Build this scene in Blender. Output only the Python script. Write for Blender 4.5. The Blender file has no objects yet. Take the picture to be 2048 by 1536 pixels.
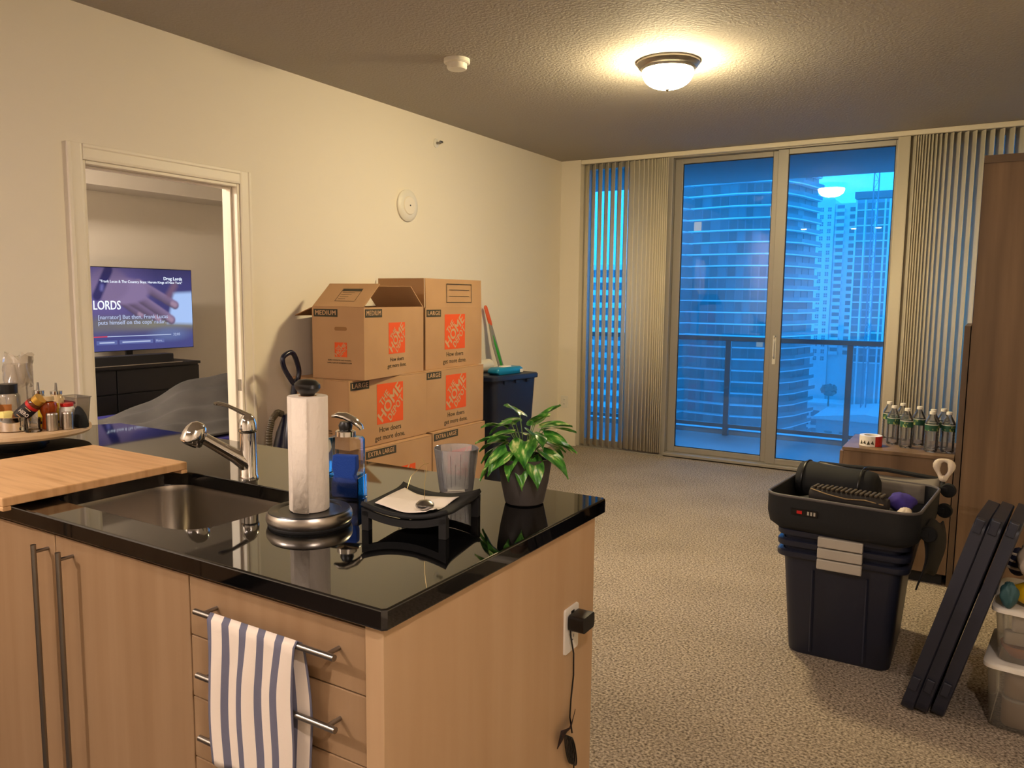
import bpy, bmesh, math, random
from mathutils import Vector, Matrix
random.seed(7)
PI = math.pi
scene = bpy.context.scene
COL = scene.collection

# ------------------------------------------------------------------ camera
def make_camera():
    yaw, pitch, roll = 0.5464, 0.1102, 0.0104
    f = Vector((-math.sin(yaw)*math.cos(pitch), math.cos(yaw)*math.cos(pitch), -math.sin(pitch)))
    r = Vector((math.cos(yaw), math.sin(yaw), 0)); u = r.cross(f)
    r2 = r*math.cos(roll) + u*math.sin(roll); u2 = u*math.cos(roll) - r*math.sin(roll)
    cd = bpy.data.cameras.new('camera'); cd.sensor_width = 36; cd.lens = 27.42
    cd.clip_start = 0.05; cd.clip_end = 3000
    o = bpy.data.objects.new('camera', cd); COL.objects.link(o)
    m = Matrix((r2, u2, -f)).transposed().to_4x4(); m.translation = (0, 0, 1.4417)
    o.matrix_world = m; scene.camera = o
make_camera()

# ------------------------------------------------------------------ world, exposure
w = bpy.data.worlds.new('dusk_sky'); scene.world = w; w.use_nodes = True
bg = w.node_tree.nodes['Background']; bg.inputs[0].default_value = (0.022, 0.36, 1.0, 1); bg.inputs[1].default_value = 2.5
vs = scene.view_settings; vs.view_transform = 'Standard'; vs.look = 'None'; vs.exposure = 0.6; vs.gamma = 1.0; vs.use_curve_mapping = False
cy = scene.cycles; cy.max_bounces = 7; cy.diffuse_bounces = 3; cy.glossy_bounces = 3; cy.transmission_bounces = 4; cy.transparent_max_bounces = 10; cy.adaptive_threshold = .02; cy.use_light_tree = False
LAMP_STRENGTH = 190.0
KITCHEN_WATT = 20.0
WARM = (1.0, 0.81, 0.46)
KITCHEN_WARM = (1.0, 0.83, 0.74)
KITCHEN_LIGHTS = ((-2.88, -0.84, 2.6), (-2.10, -1.07, .22), (-1.70, -1.04, .25), (.50, -.05, 1.25))

# ------------------------------------------------------------------ helpers
def lin(c):
    return tuple(((v/255)/12.92 if v/255 <= .04045 else (((v/255)+.055)/1.055)**2.4) for v in c)
MATS = {}
def newmat(name):
    m = bpy.data.materials.new(name); m.use_nodes = True; MATS[name] = m
    nt = m.node_tree; return m, nt, nt.nodes['Principled BSDF']
def mat(name, rgb, rough=.5, metal=0., spec=.5, var=None, bump=None, emit=None, coat=0, sheen=0, sss=0):
    """var=(scale(3), rgb2, detail, lo, hi): noise mix to rgb2; bump=(scale(3), strength, distance)"""
    if name in MATS: return MATS[name]
    m, nt, b = newmat(name); L = nt.links.new
    b.inputs['Base Color'].default_value = (*lin(rgb), 1); b.inputs['Roughness'].default_value = rough
    b.inputs['Metallic'].default_value = metal; b.inputs['Specular IOR Level'].default_value = spec
    if coat: b.inputs['Coat Weight'].default_value = coat
    if sheen: b.inputs['Sheen Weight'].default_value = sheen
    if var or bump:
        tc = nt.nodes.new('ShaderNodeTexCoord')
    def noise(scale, detail):
        mp = nt.nodes.new('ShaderNodeMapping'); mp.inputs['Scale'].default_value = scale
        n = nt.nodes.new('ShaderNodeTexNoise'); n.inputs['Scale'].default_value = 1; n.inputs['Detail'].default_value = detail
        L(tc.outputs['Object'], mp.inputs[0]); L(mp.outputs[0], n.inputs['Vector']); return n
    if var:
        n = noise(var[0], var[2] if len(var) > 2 else 3)
        mr = nt.nodes.new('ShaderNodeMapRange'); mr.inputs[1].default_value = var[3] if len(var) > 3 else .35; mr.inputs[2].default_value = var[4] if len(var) > 4 else .65
        mx = nt.nodes.new('ShaderNodeMix'); mx.data_type = 'RGBA'
        mx.inputs[6].default_value = (*lin(rgb), 1); mx.inputs[7].default_value = (*lin(var[1]), 1)
        L(n.outputs[0], mr.inputs[0]); L(mr.outputs[0], mx.inputs[0]); L(mx.outputs[2], b.inputs['Base Color'])
    if bump:
        n = noise(bump[0], 2); bp = nt.nodes.new('ShaderNodeBump'); bp.inputs['Strength'].default_value = bump[1]; bp.inputs['Distance'].default_value = bump[2]
        L(n.outputs[0], bp.inputs['Height']); L(bp.outputs[0], b.inputs['Normal'])
    if emit:
        b.inputs['Emission Color'].default_value = (*emit[0], 1); b.inputs['Emission Strength'].default_value = emit[1]
    return m
def clear(name, tint=(1, 1, 1), refl=1.0, rough=0.0, haze=0.0, hazecol=(255, 255, 255), ior=1.45):
    """thin clear sheet: tinted straight-through light, Fresnel mirror reflection, optional diffuse haze"""
    if name in MATS: return MATS[name]
    m = bpy.data.materials.new(name); m.use_nodes = True; MATS[name] = m
    nt = m.node_tree; nt.nodes.clear(); L = nt.links.new
    out = nt.nodes.new('ShaderNodeOutputMaterial'); tr = nt.nodes.new('ShaderNodeBsdfTransparent'); tr.inputs[0].default_value = (*tint, 1)
    gl = nt.nodes.new('ShaderNodeBsdfGlossy'); gl.inputs['Roughness'].default_value = rough; gl.inputs[0].default_value = (1, 1, 1, 1)
    fr = nt.nodes.new('ShaderNodeFresnel'); fr.inputs[0].default_value = ior
    mu = nt.nodes.new('ShaderNodeMath'); mu.operation = 'MULTIPLY'; mu.inputs[1].default_value = refl
    L(fr.outputs[0], mu.inputs[0])
    base = tr
    if haze:
        df = nt.nodes.new('ShaderNodeBsdfDiffuse'); df.inputs[0].default_value = (*lin(hazecol), 1)
        mh = nt.nodes.new('ShaderNodeMixShader'); mh.inputs[0].default_value = haze
        L(tr.outputs[0], mh.inputs[1]); L(df.outputs[0], mh.inputs[2]); base = mh
    mx = nt.nodes.new('ShaderNodeMixShader'); L(mu.outputs[0], mx.inputs[0]); L(base.outputs[0], mx.inputs[1]); L(gl.outputs[0], mx.inputs[2])
    L(mx.outputs[0], out.inputs[0]); return m
def glow(name, col, strength, lamp=True):
    if name in MATS: return MATS[name]
    m = bpy.data.materials.new(name); m.use_nodes = True; MATS[name] = m
    nt = m.node_tree; nt.nodes.clear(); out = nt.nodes.new('ShaderNodeOutputMaterial'); e = nt.nodes.new('ShaderNodeEmission')
    e.inputs[0].default_value = (*col, 1); e.inputs[1].default_value = strength; nt.links.new(e.outputs[0], out.inputs[0])
    if not lamp: m.cycles.emission_sampling = 'NONE'
    return m

def rrect(w, d, r, n=5, cx=0, cy=0):
    r = min(r, w/2-1e-4, d/2-1e-4); pts = []
    for sx, sy, a0 in ((1, 1, 0), (-1, 1, PI/2), (-1, -1, PI), (1, -1, 1.5*PI)):
        for k in range(n+1):
            a = a0 + PI/2*k/n
            pts.append((cx+sx*(w/2-r)+r*math.cos(a), cy+sy*(d/2-r)+r*math.sin(a)))
    return pts
class MB:
    def __init__(s): s.v = []; s.f = []
    def add(s, vs_, fs, M=None):
        o = len(s.v)
        s.v += [tuple(M @ Vector(p)) if M is not None else tuple(p) for p in vs_]
        s.f += [tuple(i+o for i in f) for f in fs]; return s
    def box(s, x0, x1, y0, y1, z0, z1, M=None):
        v = [(x, y, z) for z in (z0, z1) for y in (y0, y1) for x in (x0, x1)]
        return s.add(v, [(0, 2, 3, 1), (4, 5, 7, 6), (0, 1, 5, 4), (2, 6, 7, 3), (0, 4, 6, 2), (1, 3, 7, 5)], M)
    def loft(s, rings, cap0=True, cap1=True, M=None):
        n = len(rings[0]); v = [p for r in rings for p in r]; f = []
        for k in range(len(rings)-1):
            for i in range(n):
                j = (i+1) % n; f.append((k*n+i, k*n+j, (k+1)*n+j, (k+1)*n+i))
        if cap0: f.append(tuple(reversed(range(n))))
        if cap1: f.append(tuple(range((len(rings)-1)*n, len(rings)*n)))
        return s.add(v, f, M)
    def lathe(s, prof, n=32, M=None, c=(0, 0, 0), cap=True):
        rings = [[(c[0]+r*math.cos(2*PI*i/n), c[1]+r*math.sin(2*PI*i/n), c[2]+z) for i in range(n)] for r, z in prof]
        return s.loft(rings, cap and prof[0][0] > 1e-5, cap and prof[-1][0] > 1e-5, M)
    def cyl(s, p0, p1, r0, r1=None, n=16, M=None):
        return s.tube([p0, p1], r0, n, M=M, r_end=r1)
    def tube(s, path, r, n=10, closed=False, M=None, r_end=None, radii=None, flat=1.0):
        P = [Vector(p) for p in path]; rings = []; up = None
        for i, p in enumerate(P):
            if closed: t = P[(i+1) % len(P)]-P[i-1]
            else: t = P[min(i+1, len(P)-1)]-P[max(i-1, 0)]
            t.normalize()
            if up is None:
                up = Vector((0, 0, 1)) if abs(t.z) < .9 else Vector((1, 0, 0))
            a = (up - t*up.dot(t))
            if a.length < 1e-6: a = t.orthogonal()
            a.normalize(); b = t.cross(a); up = a
            rr = radii[i] if radii else (r if r_end is None else r+(r_end-r)*i/(len(P)-1))
            rings.append([tuple(p + a*(rr*flat*math.cos(2*PI*k/n)) + b*(rr*math.sin(2*PI*k/n))) for k in range(n)])
        if closed: return s.loft(rings+[rings[0]], False, False, M)
        return s.loft(rings, True, True, M)
    def prism(s, poly, axis, d0, d1, M=None):
        n = len(poly)
        def P(a, b, d): return {'x': (d, a, b), 'y': (a, d, b), 'z': (a, b, d)}[axis]
        v = [P(a, b, d0) for a, b in poly]+[P(a, b, d1) for a, b in poly]
        f = [tuple(range(n-1, -1, -1)), tuple(range(n, 2*n))]+[(i, (i+1) % n, n+(i+1) % n, n+i) for i in range(n)]
        return s.add(v, f, M)
    def grid(s, fn, nu, nv, M=None):
        v = [fn(i/nu, j/nv) for j in range(nv+1) for i in range(nu+1)]
        f = [(j*(nu+1)+i, j*(nu+1)+i+1, (j+1)*(nu+1)+i+1, (j+1)*(nu+1)+i) for j in range(nv) for i in range(nu)]
        return s.add(v, f, M)
    def build(s, name, m, parent=None, smooth=40, bevel=0, seg=2, solid=0, label=None, keep=False):
        me = bpy.data.meshes.new(name); me.from_pydata(s.v, [], s.f)
        bm = bmesh.new(); bm.from_mesh(me)
        bmesh.ops.remove_doubles(bm, verts=bm.verts, dist=1e-6)
        if not keep: bmesh.ops.recalc_face_normals(bm, faces=bm.faces)
        bm.to_mesh(me); bm.free()
        me.materials.append(MATS[m] if isinstance(m, str) else m)
        if smooth:
            me.polygons.foreach_set('use_smooth', [True]*len(me.polygons)); me.set_sharp_from_angle(angle=math.radians(smooth))
        o = bpy.data.objects.new(name, me); COL.objects.link(o)
        if parent is not None: o.parent = parent
        if bevel:
            b = o.modifiers.new('bevel', 'BEVEL'); b.width = bevel; b.segments = seg; b.limit_method = 'ANGLE'; b.angle_limit = math.radians(50); b.harden_normals = False
        if solid:
            b = o.modifiers.new('solid', 'SOLIDIFY'); b.thickness = solid; b.offset = 0
        if label: o['label'] = label
        return o
def bx(x0, x1, y0, y1, z0, z1, M=None): return MB().box(x0, x1, y0, y1, z0, z1, M)
def tag(o, label, cat=None, group=None, kind=None):
    o['label'] = label
    if cat: o['category'] = cat
    if group: o['group'] = group
    if kind: o['kind'] = kind
    return o
def thing(name, label, cat, loc=(0, 0, 0), rz=0, group=None, kind=None):
    o = bpy.data.objects.new(name, None); COL.objects.link(o); o.empty_display_size = .05
    o.location = loc; o.rotation_euler = (0, 0, rz); tag(o, label, cat, group, kind); return o
def struct(o, label=None):
    o['kind'] = 'structure'
    if label: o['label'] = label
    return o
def inst(src, parent, loc=(0, 0, 0), rot=(0, 0, 0), scale=None, name=None):
    c = src.copy(); COL.objects.link(c); c.parent = parent; c.location = loc; c.rotation_euler = rot
    if scale: c.scale = scale
    return c
def copy_thing(root, loc, rz=None, label=None):
    r = root.copy(); COL.objects.link(r); r.location = loc
    if rz is not None: r.rotation_euler = (0, 0, rz)
    if label: r['label'] = label
    for ch in root.children:
        c = ch.copy(); COL.objects.link(c); c.parent = r
        for g in ch.children:
            d = g.copy(); COL.objects.link(d); d.parent = c
    return r
def text(body, size, M, m, parent, name='lettering', align='CENTER', bold=0.0, depth=.0004, width=1.0, shear=0.0, space=1.0, fit=None):
    fat = bold; bold = 0
    cu = bpy.data.curves.new(name, 'FONT'); cu.body = body; cu.size = size; cu.align_x = align; cu.align_y = 'CENTER'
    cu.offset = bold*size; cu.extrude = depth; cu.shear = shear; cu.space_character = space; cu.resolution_u = 3
    t = bpy.data.objects.new(name, cu)
    me = bpy.data.meshes.new_from_object(t); bpy.data.objects.remove(t); bpy.data.curves.remove(cu)
    if fat:
        bm = bmesh.new(); bm.from_mesh(me); g0 = bm.verts[:]+bm.edges[:]+bm.faces[:]
        for sx, sy, sz in ((1, .35, 1), (-1, -.35, 2)):
            dp = bmesh.ops.duplicate(bm, geom=g0); bmesh.ops.translate(bm, vec=(sx*fat*size*1.3, sy*fat*size, sz*.0004), verts=[g for g in dp['geom'] if isinstance(g, bmesh.types.BMVert)])
        bm.to_mesh(me); bm.free()
    if fit:
        xs_ = [v.co.x for v in me.vertices]; width = fit/(max(xs_)-min(xs_))
    me.materials.clear(); me.materials.append(MATS[m]); me.transform(M @ Matrix.Diagonal((width, 1, 1, 1)))
    o = bpy.data.objects.new(name, me); COL.objects.link(o); o.parent = parent; return o
def frame(o, u, v):
    """matrix whose local x->u, y->v, z->u x v, origin o"""
    u = Vector(u).normalized(); v = Vector(v).normalized(); n = u.cross(v)
    m = Matrix((u, v, n)).transposed().to_4x4(); m.translation = o; return m

# ------------------------------------------------------------------ materials
mat('wall_paint', (240, 230, 212), .75)
mat('white_trim', (240, 230, 212), .45)
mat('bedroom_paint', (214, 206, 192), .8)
mat('black_granite', (7, 7, 7), .03, spec=1.0, var=((260, 260, 260), (26, 24, 20), 2, .62, .75))
mat('maple', (160, 130, 97), .42, var=((26, 26, 1.1), (149, 118, 85), 5, .3, .7))
mat('maple_lit', (192, 160, 122), .42, var=((26, 13, 1.0), (182, 148, 109), 5, .3, .7))  # door maple lightened in colour to stand in for light on the end panel
mat('steel', (190, 182, 172), .3, 1.0)
mat('steel_brushed', (176, 168, 158), .24, 1.0, bump=((4, 400, 4), .03, .001))
mat('chrome', (225, 222, 218), .05, 1.0)
mat('nickel', (150, 145, 138), .32, 1.0)
mat('black_plastic', (16, 15, 15), .35)
mat('black_matte', (14, 13, 13), .8)
mat('rubber', (10, 10, 10), .9)
mat('white_plastic', (232, 226, 214), .4)
mat('paper', (244, 232, 216), .9, bump=((120, 120, 120), .25, .003)); mat('paper_embossed', (240, 228, 212), .9, bump=((95, 95, 60), .7, .004))
mat('cardboard', (186, 146, 104), .85, var=((3, 3, 3), (178, 138, 97), 2))
mat('cardboard_inside', (150, 108, 66), .9)
mat('print_orange', (226, 84, 22), .8)
mat('print_dark', (62, 58, 44), .85)
mat('print_kraft', (196, 156, 114), .85)
mat('packing_tape', (186, 148, 104), .3)
mat('navy_plastic', (30, 33, 48), .42, bump=((900, 900, 900), .08, .001))
mat('navy_bin', (24, 32, 54), .45)
mat('grey_plastic', (170, 162, 148), .45)
mat('walnut', (124, 98, 72), .5, var=((14, 14, .9), (94, 72, 50), 6, .35, .7))
mat('walnut_edge', (96, 76, 56), .5)
mat('bamboo', (222, 176, 124), .45, var=((3.0, 46, 3), (200, 150, 98), 4, .42, .7))
mat('anodised', (164, 158, 148), .45, .3)
mat('dark_gasket', (10, 10, 12), .6)
mat('vane', (240, 230, 208), .55)
mat('concrete', (168, 172, 176), .55, var=((.8, .8, .8), (146, 150, 154), 4))
mat('slab_paint', (124, 126, 130), .8)
mat('alu_rail', (112, 119, 124), .5, .1)
mat('ceramic_grey', (64, 58, 54), .7)
mat('soil', (20, 15, 11), .95)
mat('leaf_stem', (92, 122, 52), .5)
mat('orange_plastic', (214, 84, 40), .5)
mat('green_plastic', (46, 150, 40), .45)
mat('grey_handle', (138, 134, 126), .5)
mat('wipes_blue', (24, 128, 170), .3)
mat('sponge_blue', (22, 64, 150), .95, bump=((300, 300, 300), .5, .003))
mat('yellow', (228, 184, 10), .5)
mat('teal', (44, 82, 86), .6)
mat('bag_white', (206, 190, 170), .5)
mat('red_plastic', (190, 26, 22), .4)
mat('comforter', (64, 61, 58), .85, var=((6, 6, 6), (52, 50, 48), 3))
mat('blue_sheet', (36, 34, 112), .8)
mat('black_fabric', (17, 17, 18), .85, bump=((700, 700, 700), .2, .001))
mat('grey_mesh_fabric', (120, 112, 100), .8)
mat('purple_cloth', (58, 44, 128), .9)
clear('window_glass', (.9, .95, .97), .9)
clear('rail_glass', (.80, .90, .93), .9, haze=.14, hazecol=(150, 190, 200))
clear('clear_plastic', (.93, .94, .95), 1.0, .05)
clear('frosted_bin', (.88, .88, .86), .8, .12, haze=.26, hazecol=(190, 184, 172))
clear('plastic_film', (.9, .88, .85), 1.0, .12, haze=.3, hazecol=(210, 196, 176))
clear('tumbler_glass', (.92, .93, .95), 1.0, .02, haze=.3, hazecol=(225, 222, 220))

def carpet_mat():
    m, nt, b = newmat('carpet'); L = nt.links.new
    tc = nt.nodes.new('ShaderNodeTexCoord')
    vo = nt.nodes.new('ShaderNodeTexVoronoi'); vo.inputs['Scale'].default_value = 130; vo.inputs['Randomness'].default_value = .9
    n1 = nt.nodes.new('ShaderNodeTexNoise'); n1.inputs['Scale'].default_value = 105; n1.inputs['Detail'].default_value = 3
    n2 = nt.nodes.new('ShaderNodeTexNoise'); n2.inputs['Scale'].default_value = 2.2; n2.inputs['Detail'].default_value = 3
    for n in (vo, n1, n2): L(tc.outputs['Object'], n.inputs['Vector'])
    mr = nt.nodes.new('ShaderNodeMapRange'); mr.inputs[1].default_value = .32; mr.inputs[2].default_value = .66
    L(n1.outputs[0], mr.inputs[0])
    mx = nt.nodes.new('ShaderNodeMix'); mx.data_type = 'RGBA'; mx.inputs[6].default_value = (*lin((96, 84, 72)), 1); mx.inputs[7].default_value = (*lin((202, 186, 166)), 1)
    L(mr.outputs[0], mx.inputs[0])
    m2 = nt.nodes.new('ShaderNodeMix'); m2.data_type = 'RGBA'; m2.blend_type = 'MULTIPLY'; m2.inputs[0].default_value = .5
    cr = nt.nodes.new('ShaderNodeMapRange'); cr.inputs[1].default_value = .3; cr.inputs[2].default_value = .7; cr.inputs[3].default_value = .72; cr.inputs[4].default_value = 1.05
    L(n2.outputs[0], cr.inputs[0]); L(mx.outputs[2], m2.inputs[6]); L(cr.outputs[0], m2.inputs[7]); L(m2.outputs[2], b.inputs['Base Color'])
    bp = nt.nodes.new('ShaderNodeBump'); bp.inputs['Strength'].default_value = .7; bp.inputs['Distance'].default_value = .005; bp.invert = True
    L(vo.outputs['Distance'], bp.inputs['Height']); L(bp.outputs[0], b.inputs['Normal'])
    b.inputs['Roughness'].default_value = .95; b.inputs['Specular IOR Level'].default_value = .1
carpet_mat()
def ceiling_mat():
    m, nt, b = newmat('ceiling_paint'); L = nt.links.new
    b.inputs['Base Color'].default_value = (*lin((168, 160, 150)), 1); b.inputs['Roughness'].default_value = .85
    tc = nt.nodes.new('ShaderNodeTexCoord')
    n1 = nt.nodes.new('ShaderNodeTexNoise'); n1.inputs['Scale'].default_value = 62; n1.inputs['Detail'].default_value = 1.5; n1.inputs['Distortion'].default_value = .4
    L(tc.outputs['Object'], n1.inputs['Vector'])
    bp = nt.nodes.new('ShaderNodeBump'); bp.inputs['Strength'].default_value = .45; bp.inputs['Distance'].default_value = .008
    L(n1.outputs[0], bp.inputs['Height']); L(bp.outputs[0], b.inputs['Normal'])
ceiling_mat()
def leaf_mat():
    m, nt, b = newmat('leaf'); L = nt.links.new
    tc = nt.nodes.new('ShaderNodeTexCoord'); oi = nt.nodes.new('ShaderNodeObjectInfo')
    ad = nt.nodes.new('ShaderNodeVectorMath'); ad.operation = 'ADD'; L(tc.outputs['Object'], ad.inputs[0]); L(oi.outputs['Random'], ad.inputs[1])
    mp = nt.nodes.new('ShaderNodeMapping'); mp.inputs['Scale'].default_value = (90, 28, 30); L(ad.outputs[0], mp.inputs[0])
    n = nt.nodes.new('ShaderNodeTexNoise'); n.inputs['Scale'].default_value = 1; n.inputs['Detail'].default_value = 4; L(mp.outputs[0], n.inputs['Vector'])
    cr = nt.nodes.new('ShaderNodeValToRGB'); e = cr.color_ramp.elements
    e[0].position = .38; e[0].color = (*lin((34, 92, 28)), 1); e[1].position = .70; e[1].color = (*lin((214, 218, 140)), 1)
    k = cr.color_ramp.elements.new(.56); k.color = (*lin((82, 146, 50)), 1)
    L(n.outputs[0], cr.inputs[0]); L(cr.outputs[0], b.inputs['Base Color']); b.inputs['Roughness'].default_value = .32
leaf_mat()
def towel_mat():
    m, nt, b = newmat('striped_towel'); L = nt.links.new
    tc = nt.nodes.new('ShaderNodeTexCoord'); sx = nt.nodes.new('ShaderNodeSeparateXYZ'); L(tc.outputs['UV'], sx.inputs[0])
    mu = nt.nodes.new('ShaderNodeMath'); mu.operation = 'MULTIPLY'; mu.inputs[1].default_value = 5.0; L(sx.outputs[0], mu.inputs[0])
    fr = nt.nodes.new('ShaderNodeMath'); fr.operation = 'FRACT'; L(mu.outputs[0], fr.inputs[0])
    lt = nt.nodes.new('ShaderNodeMath'); lt.operation = 'LESS_THAN'; lt.inputs[1].default_value = .40; L(fr.outputs[0], lt.inputs[0])
    mx = nt.nodes.new('ShaderNodeMix'); mx.data_type = 'RGBA'; mx.inputs[6].default_value = (*lin((236, 222, 206)), 1); mx.inputs[7].default_value = (*lin((106, 106, 124)), 1)
    L(lt.outputs[0], mx.inputs[0]); L(mx.outputs[2], b.inputs['Base Color']); b.inputs['Roughness'].default_value = .9
    n = nt.nodes.new('ShaderNodeTexNoise'); n.inputs['Scale'].default_value = 500; L(tc.outputs['Object'], n.inputs['Vector'])
    bp = nt.nodes.new('ShaderNodeBump'); bp.inputs['Strength'].default_value = .3; bp.inputs['Distance'].default_value = .001; L(n.outputs[0], bp.inputs['Height']); L(bp.outputs[0], b.inputs['Normal'])
towel_mat()

# ------------------------------------------------------------------ room shell
XL, XR, YB, YF, ZC = -3.59, 0.78, 6.775, -2.6, 2.74
T = .12
D0, D1, DT = 2.095, 2.975, 2.05
struct(bx(XL-3.2, XR+T, YF-T, YB+.2, -.12, 0).build('floor', 'carpet', smooth=0), 'beige flecked loop pile carpet')
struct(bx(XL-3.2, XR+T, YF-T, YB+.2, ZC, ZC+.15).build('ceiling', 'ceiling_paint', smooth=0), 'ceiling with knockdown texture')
wl = MB()
wl.box(XL-T, XL, YF, D0, 0, ZC); wl.box(XL-T, XL, D1, YB+.2, 0, ZC); wl.box(XL-T, XL, D0, D1, DT, ZC)
struct(wl.build('wall_left', 'wall_paint', smooth=0), 'cream painted wall with the bedroom doorway')
struct(bx(XL, -3.384, YB, YB+.2, 0, ZC).build('wall_back', 'wall_paint', smooth=0), 'narrow cream wall strip beside the window')
struct(bx(XR, XR+T, YF, YB+.2, 0, ZC).build('wall_right', 'wall_paint', smooth=0), 'cream painted side wall')
struct(bx(XL-T, XR+T, YF-T, YF, 0, ZC).build('wall_front', 'wall_paint', smooth=0), 'cream kitchen wall')
struct(bx(XL, -.2, YF, .93, .0, .006).build('floor_kitchen_added', mat('dark_tile', (58, 48, 42), .3), smooth=0), 'unseen dark tiled kitchen floor added to darken the granite edge')  # unseen floor, added dark so the granite front edge reflects less light
# bedroom shell
BX = -6.5
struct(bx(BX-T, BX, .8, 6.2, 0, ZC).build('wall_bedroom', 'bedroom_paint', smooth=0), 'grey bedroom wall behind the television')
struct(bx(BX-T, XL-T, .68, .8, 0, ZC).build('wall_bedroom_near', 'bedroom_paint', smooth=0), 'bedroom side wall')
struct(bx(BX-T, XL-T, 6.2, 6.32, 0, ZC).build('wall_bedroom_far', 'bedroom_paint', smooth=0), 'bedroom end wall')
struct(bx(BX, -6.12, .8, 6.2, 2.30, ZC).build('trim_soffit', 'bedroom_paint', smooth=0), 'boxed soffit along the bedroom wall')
# baseboards
def baseboard(name, poly, lab):
    return struct(MB().prism(poly, 'z', 0, .14).build(name, 'white_trim', smooth=0, bevel=.004), lab)
baseboard('baseboard_left', [(XL, D1+.075), (XL+.014, D1+.075), (XL+.014, YB), (XL, YB)], 'white baseboard along the cream wall')
baseboard('baseboard_back', [(XL+.014, YB-.014), (-3.384, YB-.014), (-3.384, YB), (XL+.014, YB)], 'short white baseboard below the wall outlet')
# bedroom doorway
d1 = bpy.data.objects.new('door_1', None); COL.objects.link(d1); d1.location = (XL, (D0+D1)/2, 0); struct(d1, 'white cased doorway open to the bedroom')
def dpart(name, mb, m='white_trim', bevel=.003):
    o = mb.build(name, m, smooth=0, bevel=bevel); o.parent = d1; o.matrix_parent_inverse = Matrix.Translation(d1.location).inverted(); return o
CW = .072
def casing_prof(y_in, sgn):
    return [(XL, y_in), (XL+.010, y_in), (XL+.012, y_in+sgn*.012), (XL+.012, y_in+sgn*.052), (XL+.016, y_in+sgn*.058), (XL+.016, y_in+sgn*CW), (XL, y_in+sgn*CW)]
c = MB().prism(casing_prof(D0, -1), 'z', 0, DT+CW); dpart('casing', c)
c = MB().prism(casing_prof(D1, 1), 'z', 0, DT+CW); dpart('casing', c)
c = MB().prism([(XL, DT), (XL+.010, DT), (XL+.012, DT+.012), (XL+.012, DT+.052), (XL+.016, DT+.058), (XL+.016, DT+CW), (XL, DT+CW)], 'y', D0+.0005, D1-.0005); dpart('casing', c)
dpart('jamb', bx(XL-T-.005, XL+.002, D0, D0+.016, 0, DT))
dpart('jamb', bx(XL-T-.005, XL+.002, D1-.016, D1, 0, DT))
dpart('jamb', bx(XL-T-.005, XL+.002, D0+.016, D1-.016, DT-.016, DT))
dpart('door_stop', bx(XL-.075, XL-.04, D0+.016, D0+.028, 0, DT-.016))
dpart('door_stop', bx(XL-.075, XL-.04, D1-.028, D1-.016, 0, DT-.016))
dpart('door_stop', bx(XL-.075, XL-.04, D0+.028, D1-.028, DT-.028, DT-.016))
dpart('strike_plate', bx(XL-.034, XL-.006, D1-.0175, D1-.0158, .90, .965), 'nickel', 0)

# ------------------------------------------------------------------ windows and sliding door
WY0, WY1 = 6.85, 6.94
def win(name, label, loc):
    o = bpy.data.objects.new(name, None); COL.objects.link(o); struct(o, label); return o
def wpart(p, name, mb, m='anodised', bevel=.003, lab=None): return mb.build(name, m, p, smooth=0, bevel=bevel, label=lab)
w2 = win('window_2', 'tall fixed window behind the open blind vanes', 0)
for a, b_ in ((-3.384, -3.33), (-2.60, -2.55)): wpart(w2, 'window_frame', bx(a, b_, WY0, WY1, .0, ZC-.0))
wpart(w2, 'window_frame', bx(-3.33, -2.60, WY0, WY1, 2.655, ZC)); wpart(w2, 'window_frame', bx(-3.33, -2.60, WY0, WY1, 0, .075))
wpart(w2, 'pane', bx(-3.33, -2.60, 6.892, 6.898, .075, 2.655), 'window_glass', 0)
w1 = win('window_1', 'aluminium sliding glass balcony door', 0)
wpart(w1, 'door_frame', bx(-2.549, -2.49, WY0-.03, WY1, 0, ZC)); wpart(w1, 'door_frame', bx(-.665, -.60, WY0-.03, WY1, 0, ZC))
wpart(w1, 'door_frame', bx(-2.49, -.665, WY0-.03, WY1, 2.69, ZC)); wpart(w1, 'threshold', bx(-2.49, -.665, WY0-.07, WY1, 0, .035))
wpart(w1, 'threshold', bx(-3.384, XR, YB+.005, WY0-.07, -.001, .012))
def sash(x0, x1, y, sl, sr):
    s_ = wpart(w1, 'sash', bx(x0, x0+sl, y-.02, y+.02, .036, 2.688))
    wpart(w1, 'sash', bx(x1-sr, x1, y-.02, y+.02, .036, 2.688))
    wpart(w1, 'sash', bx(x0+sl, x1-sr, y-.02, y+.02, 2.645, 2.688)); wpart(w1, 'sash', bx(x0+sl, x1-sr, y-.02, y+.02, .036, .085))
    g = MB()
    for (a, b_, c_, d_) in ((x0+sl, x0+sl+.006, .085, 2.645), (x1-sr-.006, x1-sr, .085, 2.645), (x0+sl, x1-sr, .085, .091), (x0+sl, x1-sr, 2.639, 2.645)): g.box(a, b_, y-.008, y-.003, c_, d_)
    wpart(w1, 'gasket', g, 'dark_gasket', 0)
    wpart(w1, 'pane', bx(x0+sl, x1-sr, y-.002, y+.004, .085, 2.645), 'window_glass', 0); return s_
sash(-2.49, -1.555, 6.905, .07, .08); s_ = sash(-1.585, -.665, 6.858, .085, .035)
h = MB(); h.loft([[(x-1.545, 6.836-yy, z) for x, yy in rrect(.030, .012, .005, 3)] for z in (.90, 1.13)])
wpart(w1, 'handle_plate', h, 'white_plastic', .002)
h = MB().tube([(-1.545, 6.83, .95), (-1.545, 6.80, .97), (-1.545, 6.795, 1.02), (-1.545, 6.80, 1.08), (-1.545, 6.83, 1.10)], .007, 8); h.box(-1.552, -1.538, 6.80, 6.832, 1.13, 1.145)
h.build('handle', 'white_plastic', w1, label='white plastic door pull')
w3 = win('window_3', 'fixed window behind the gathered blind', 0)
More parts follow.
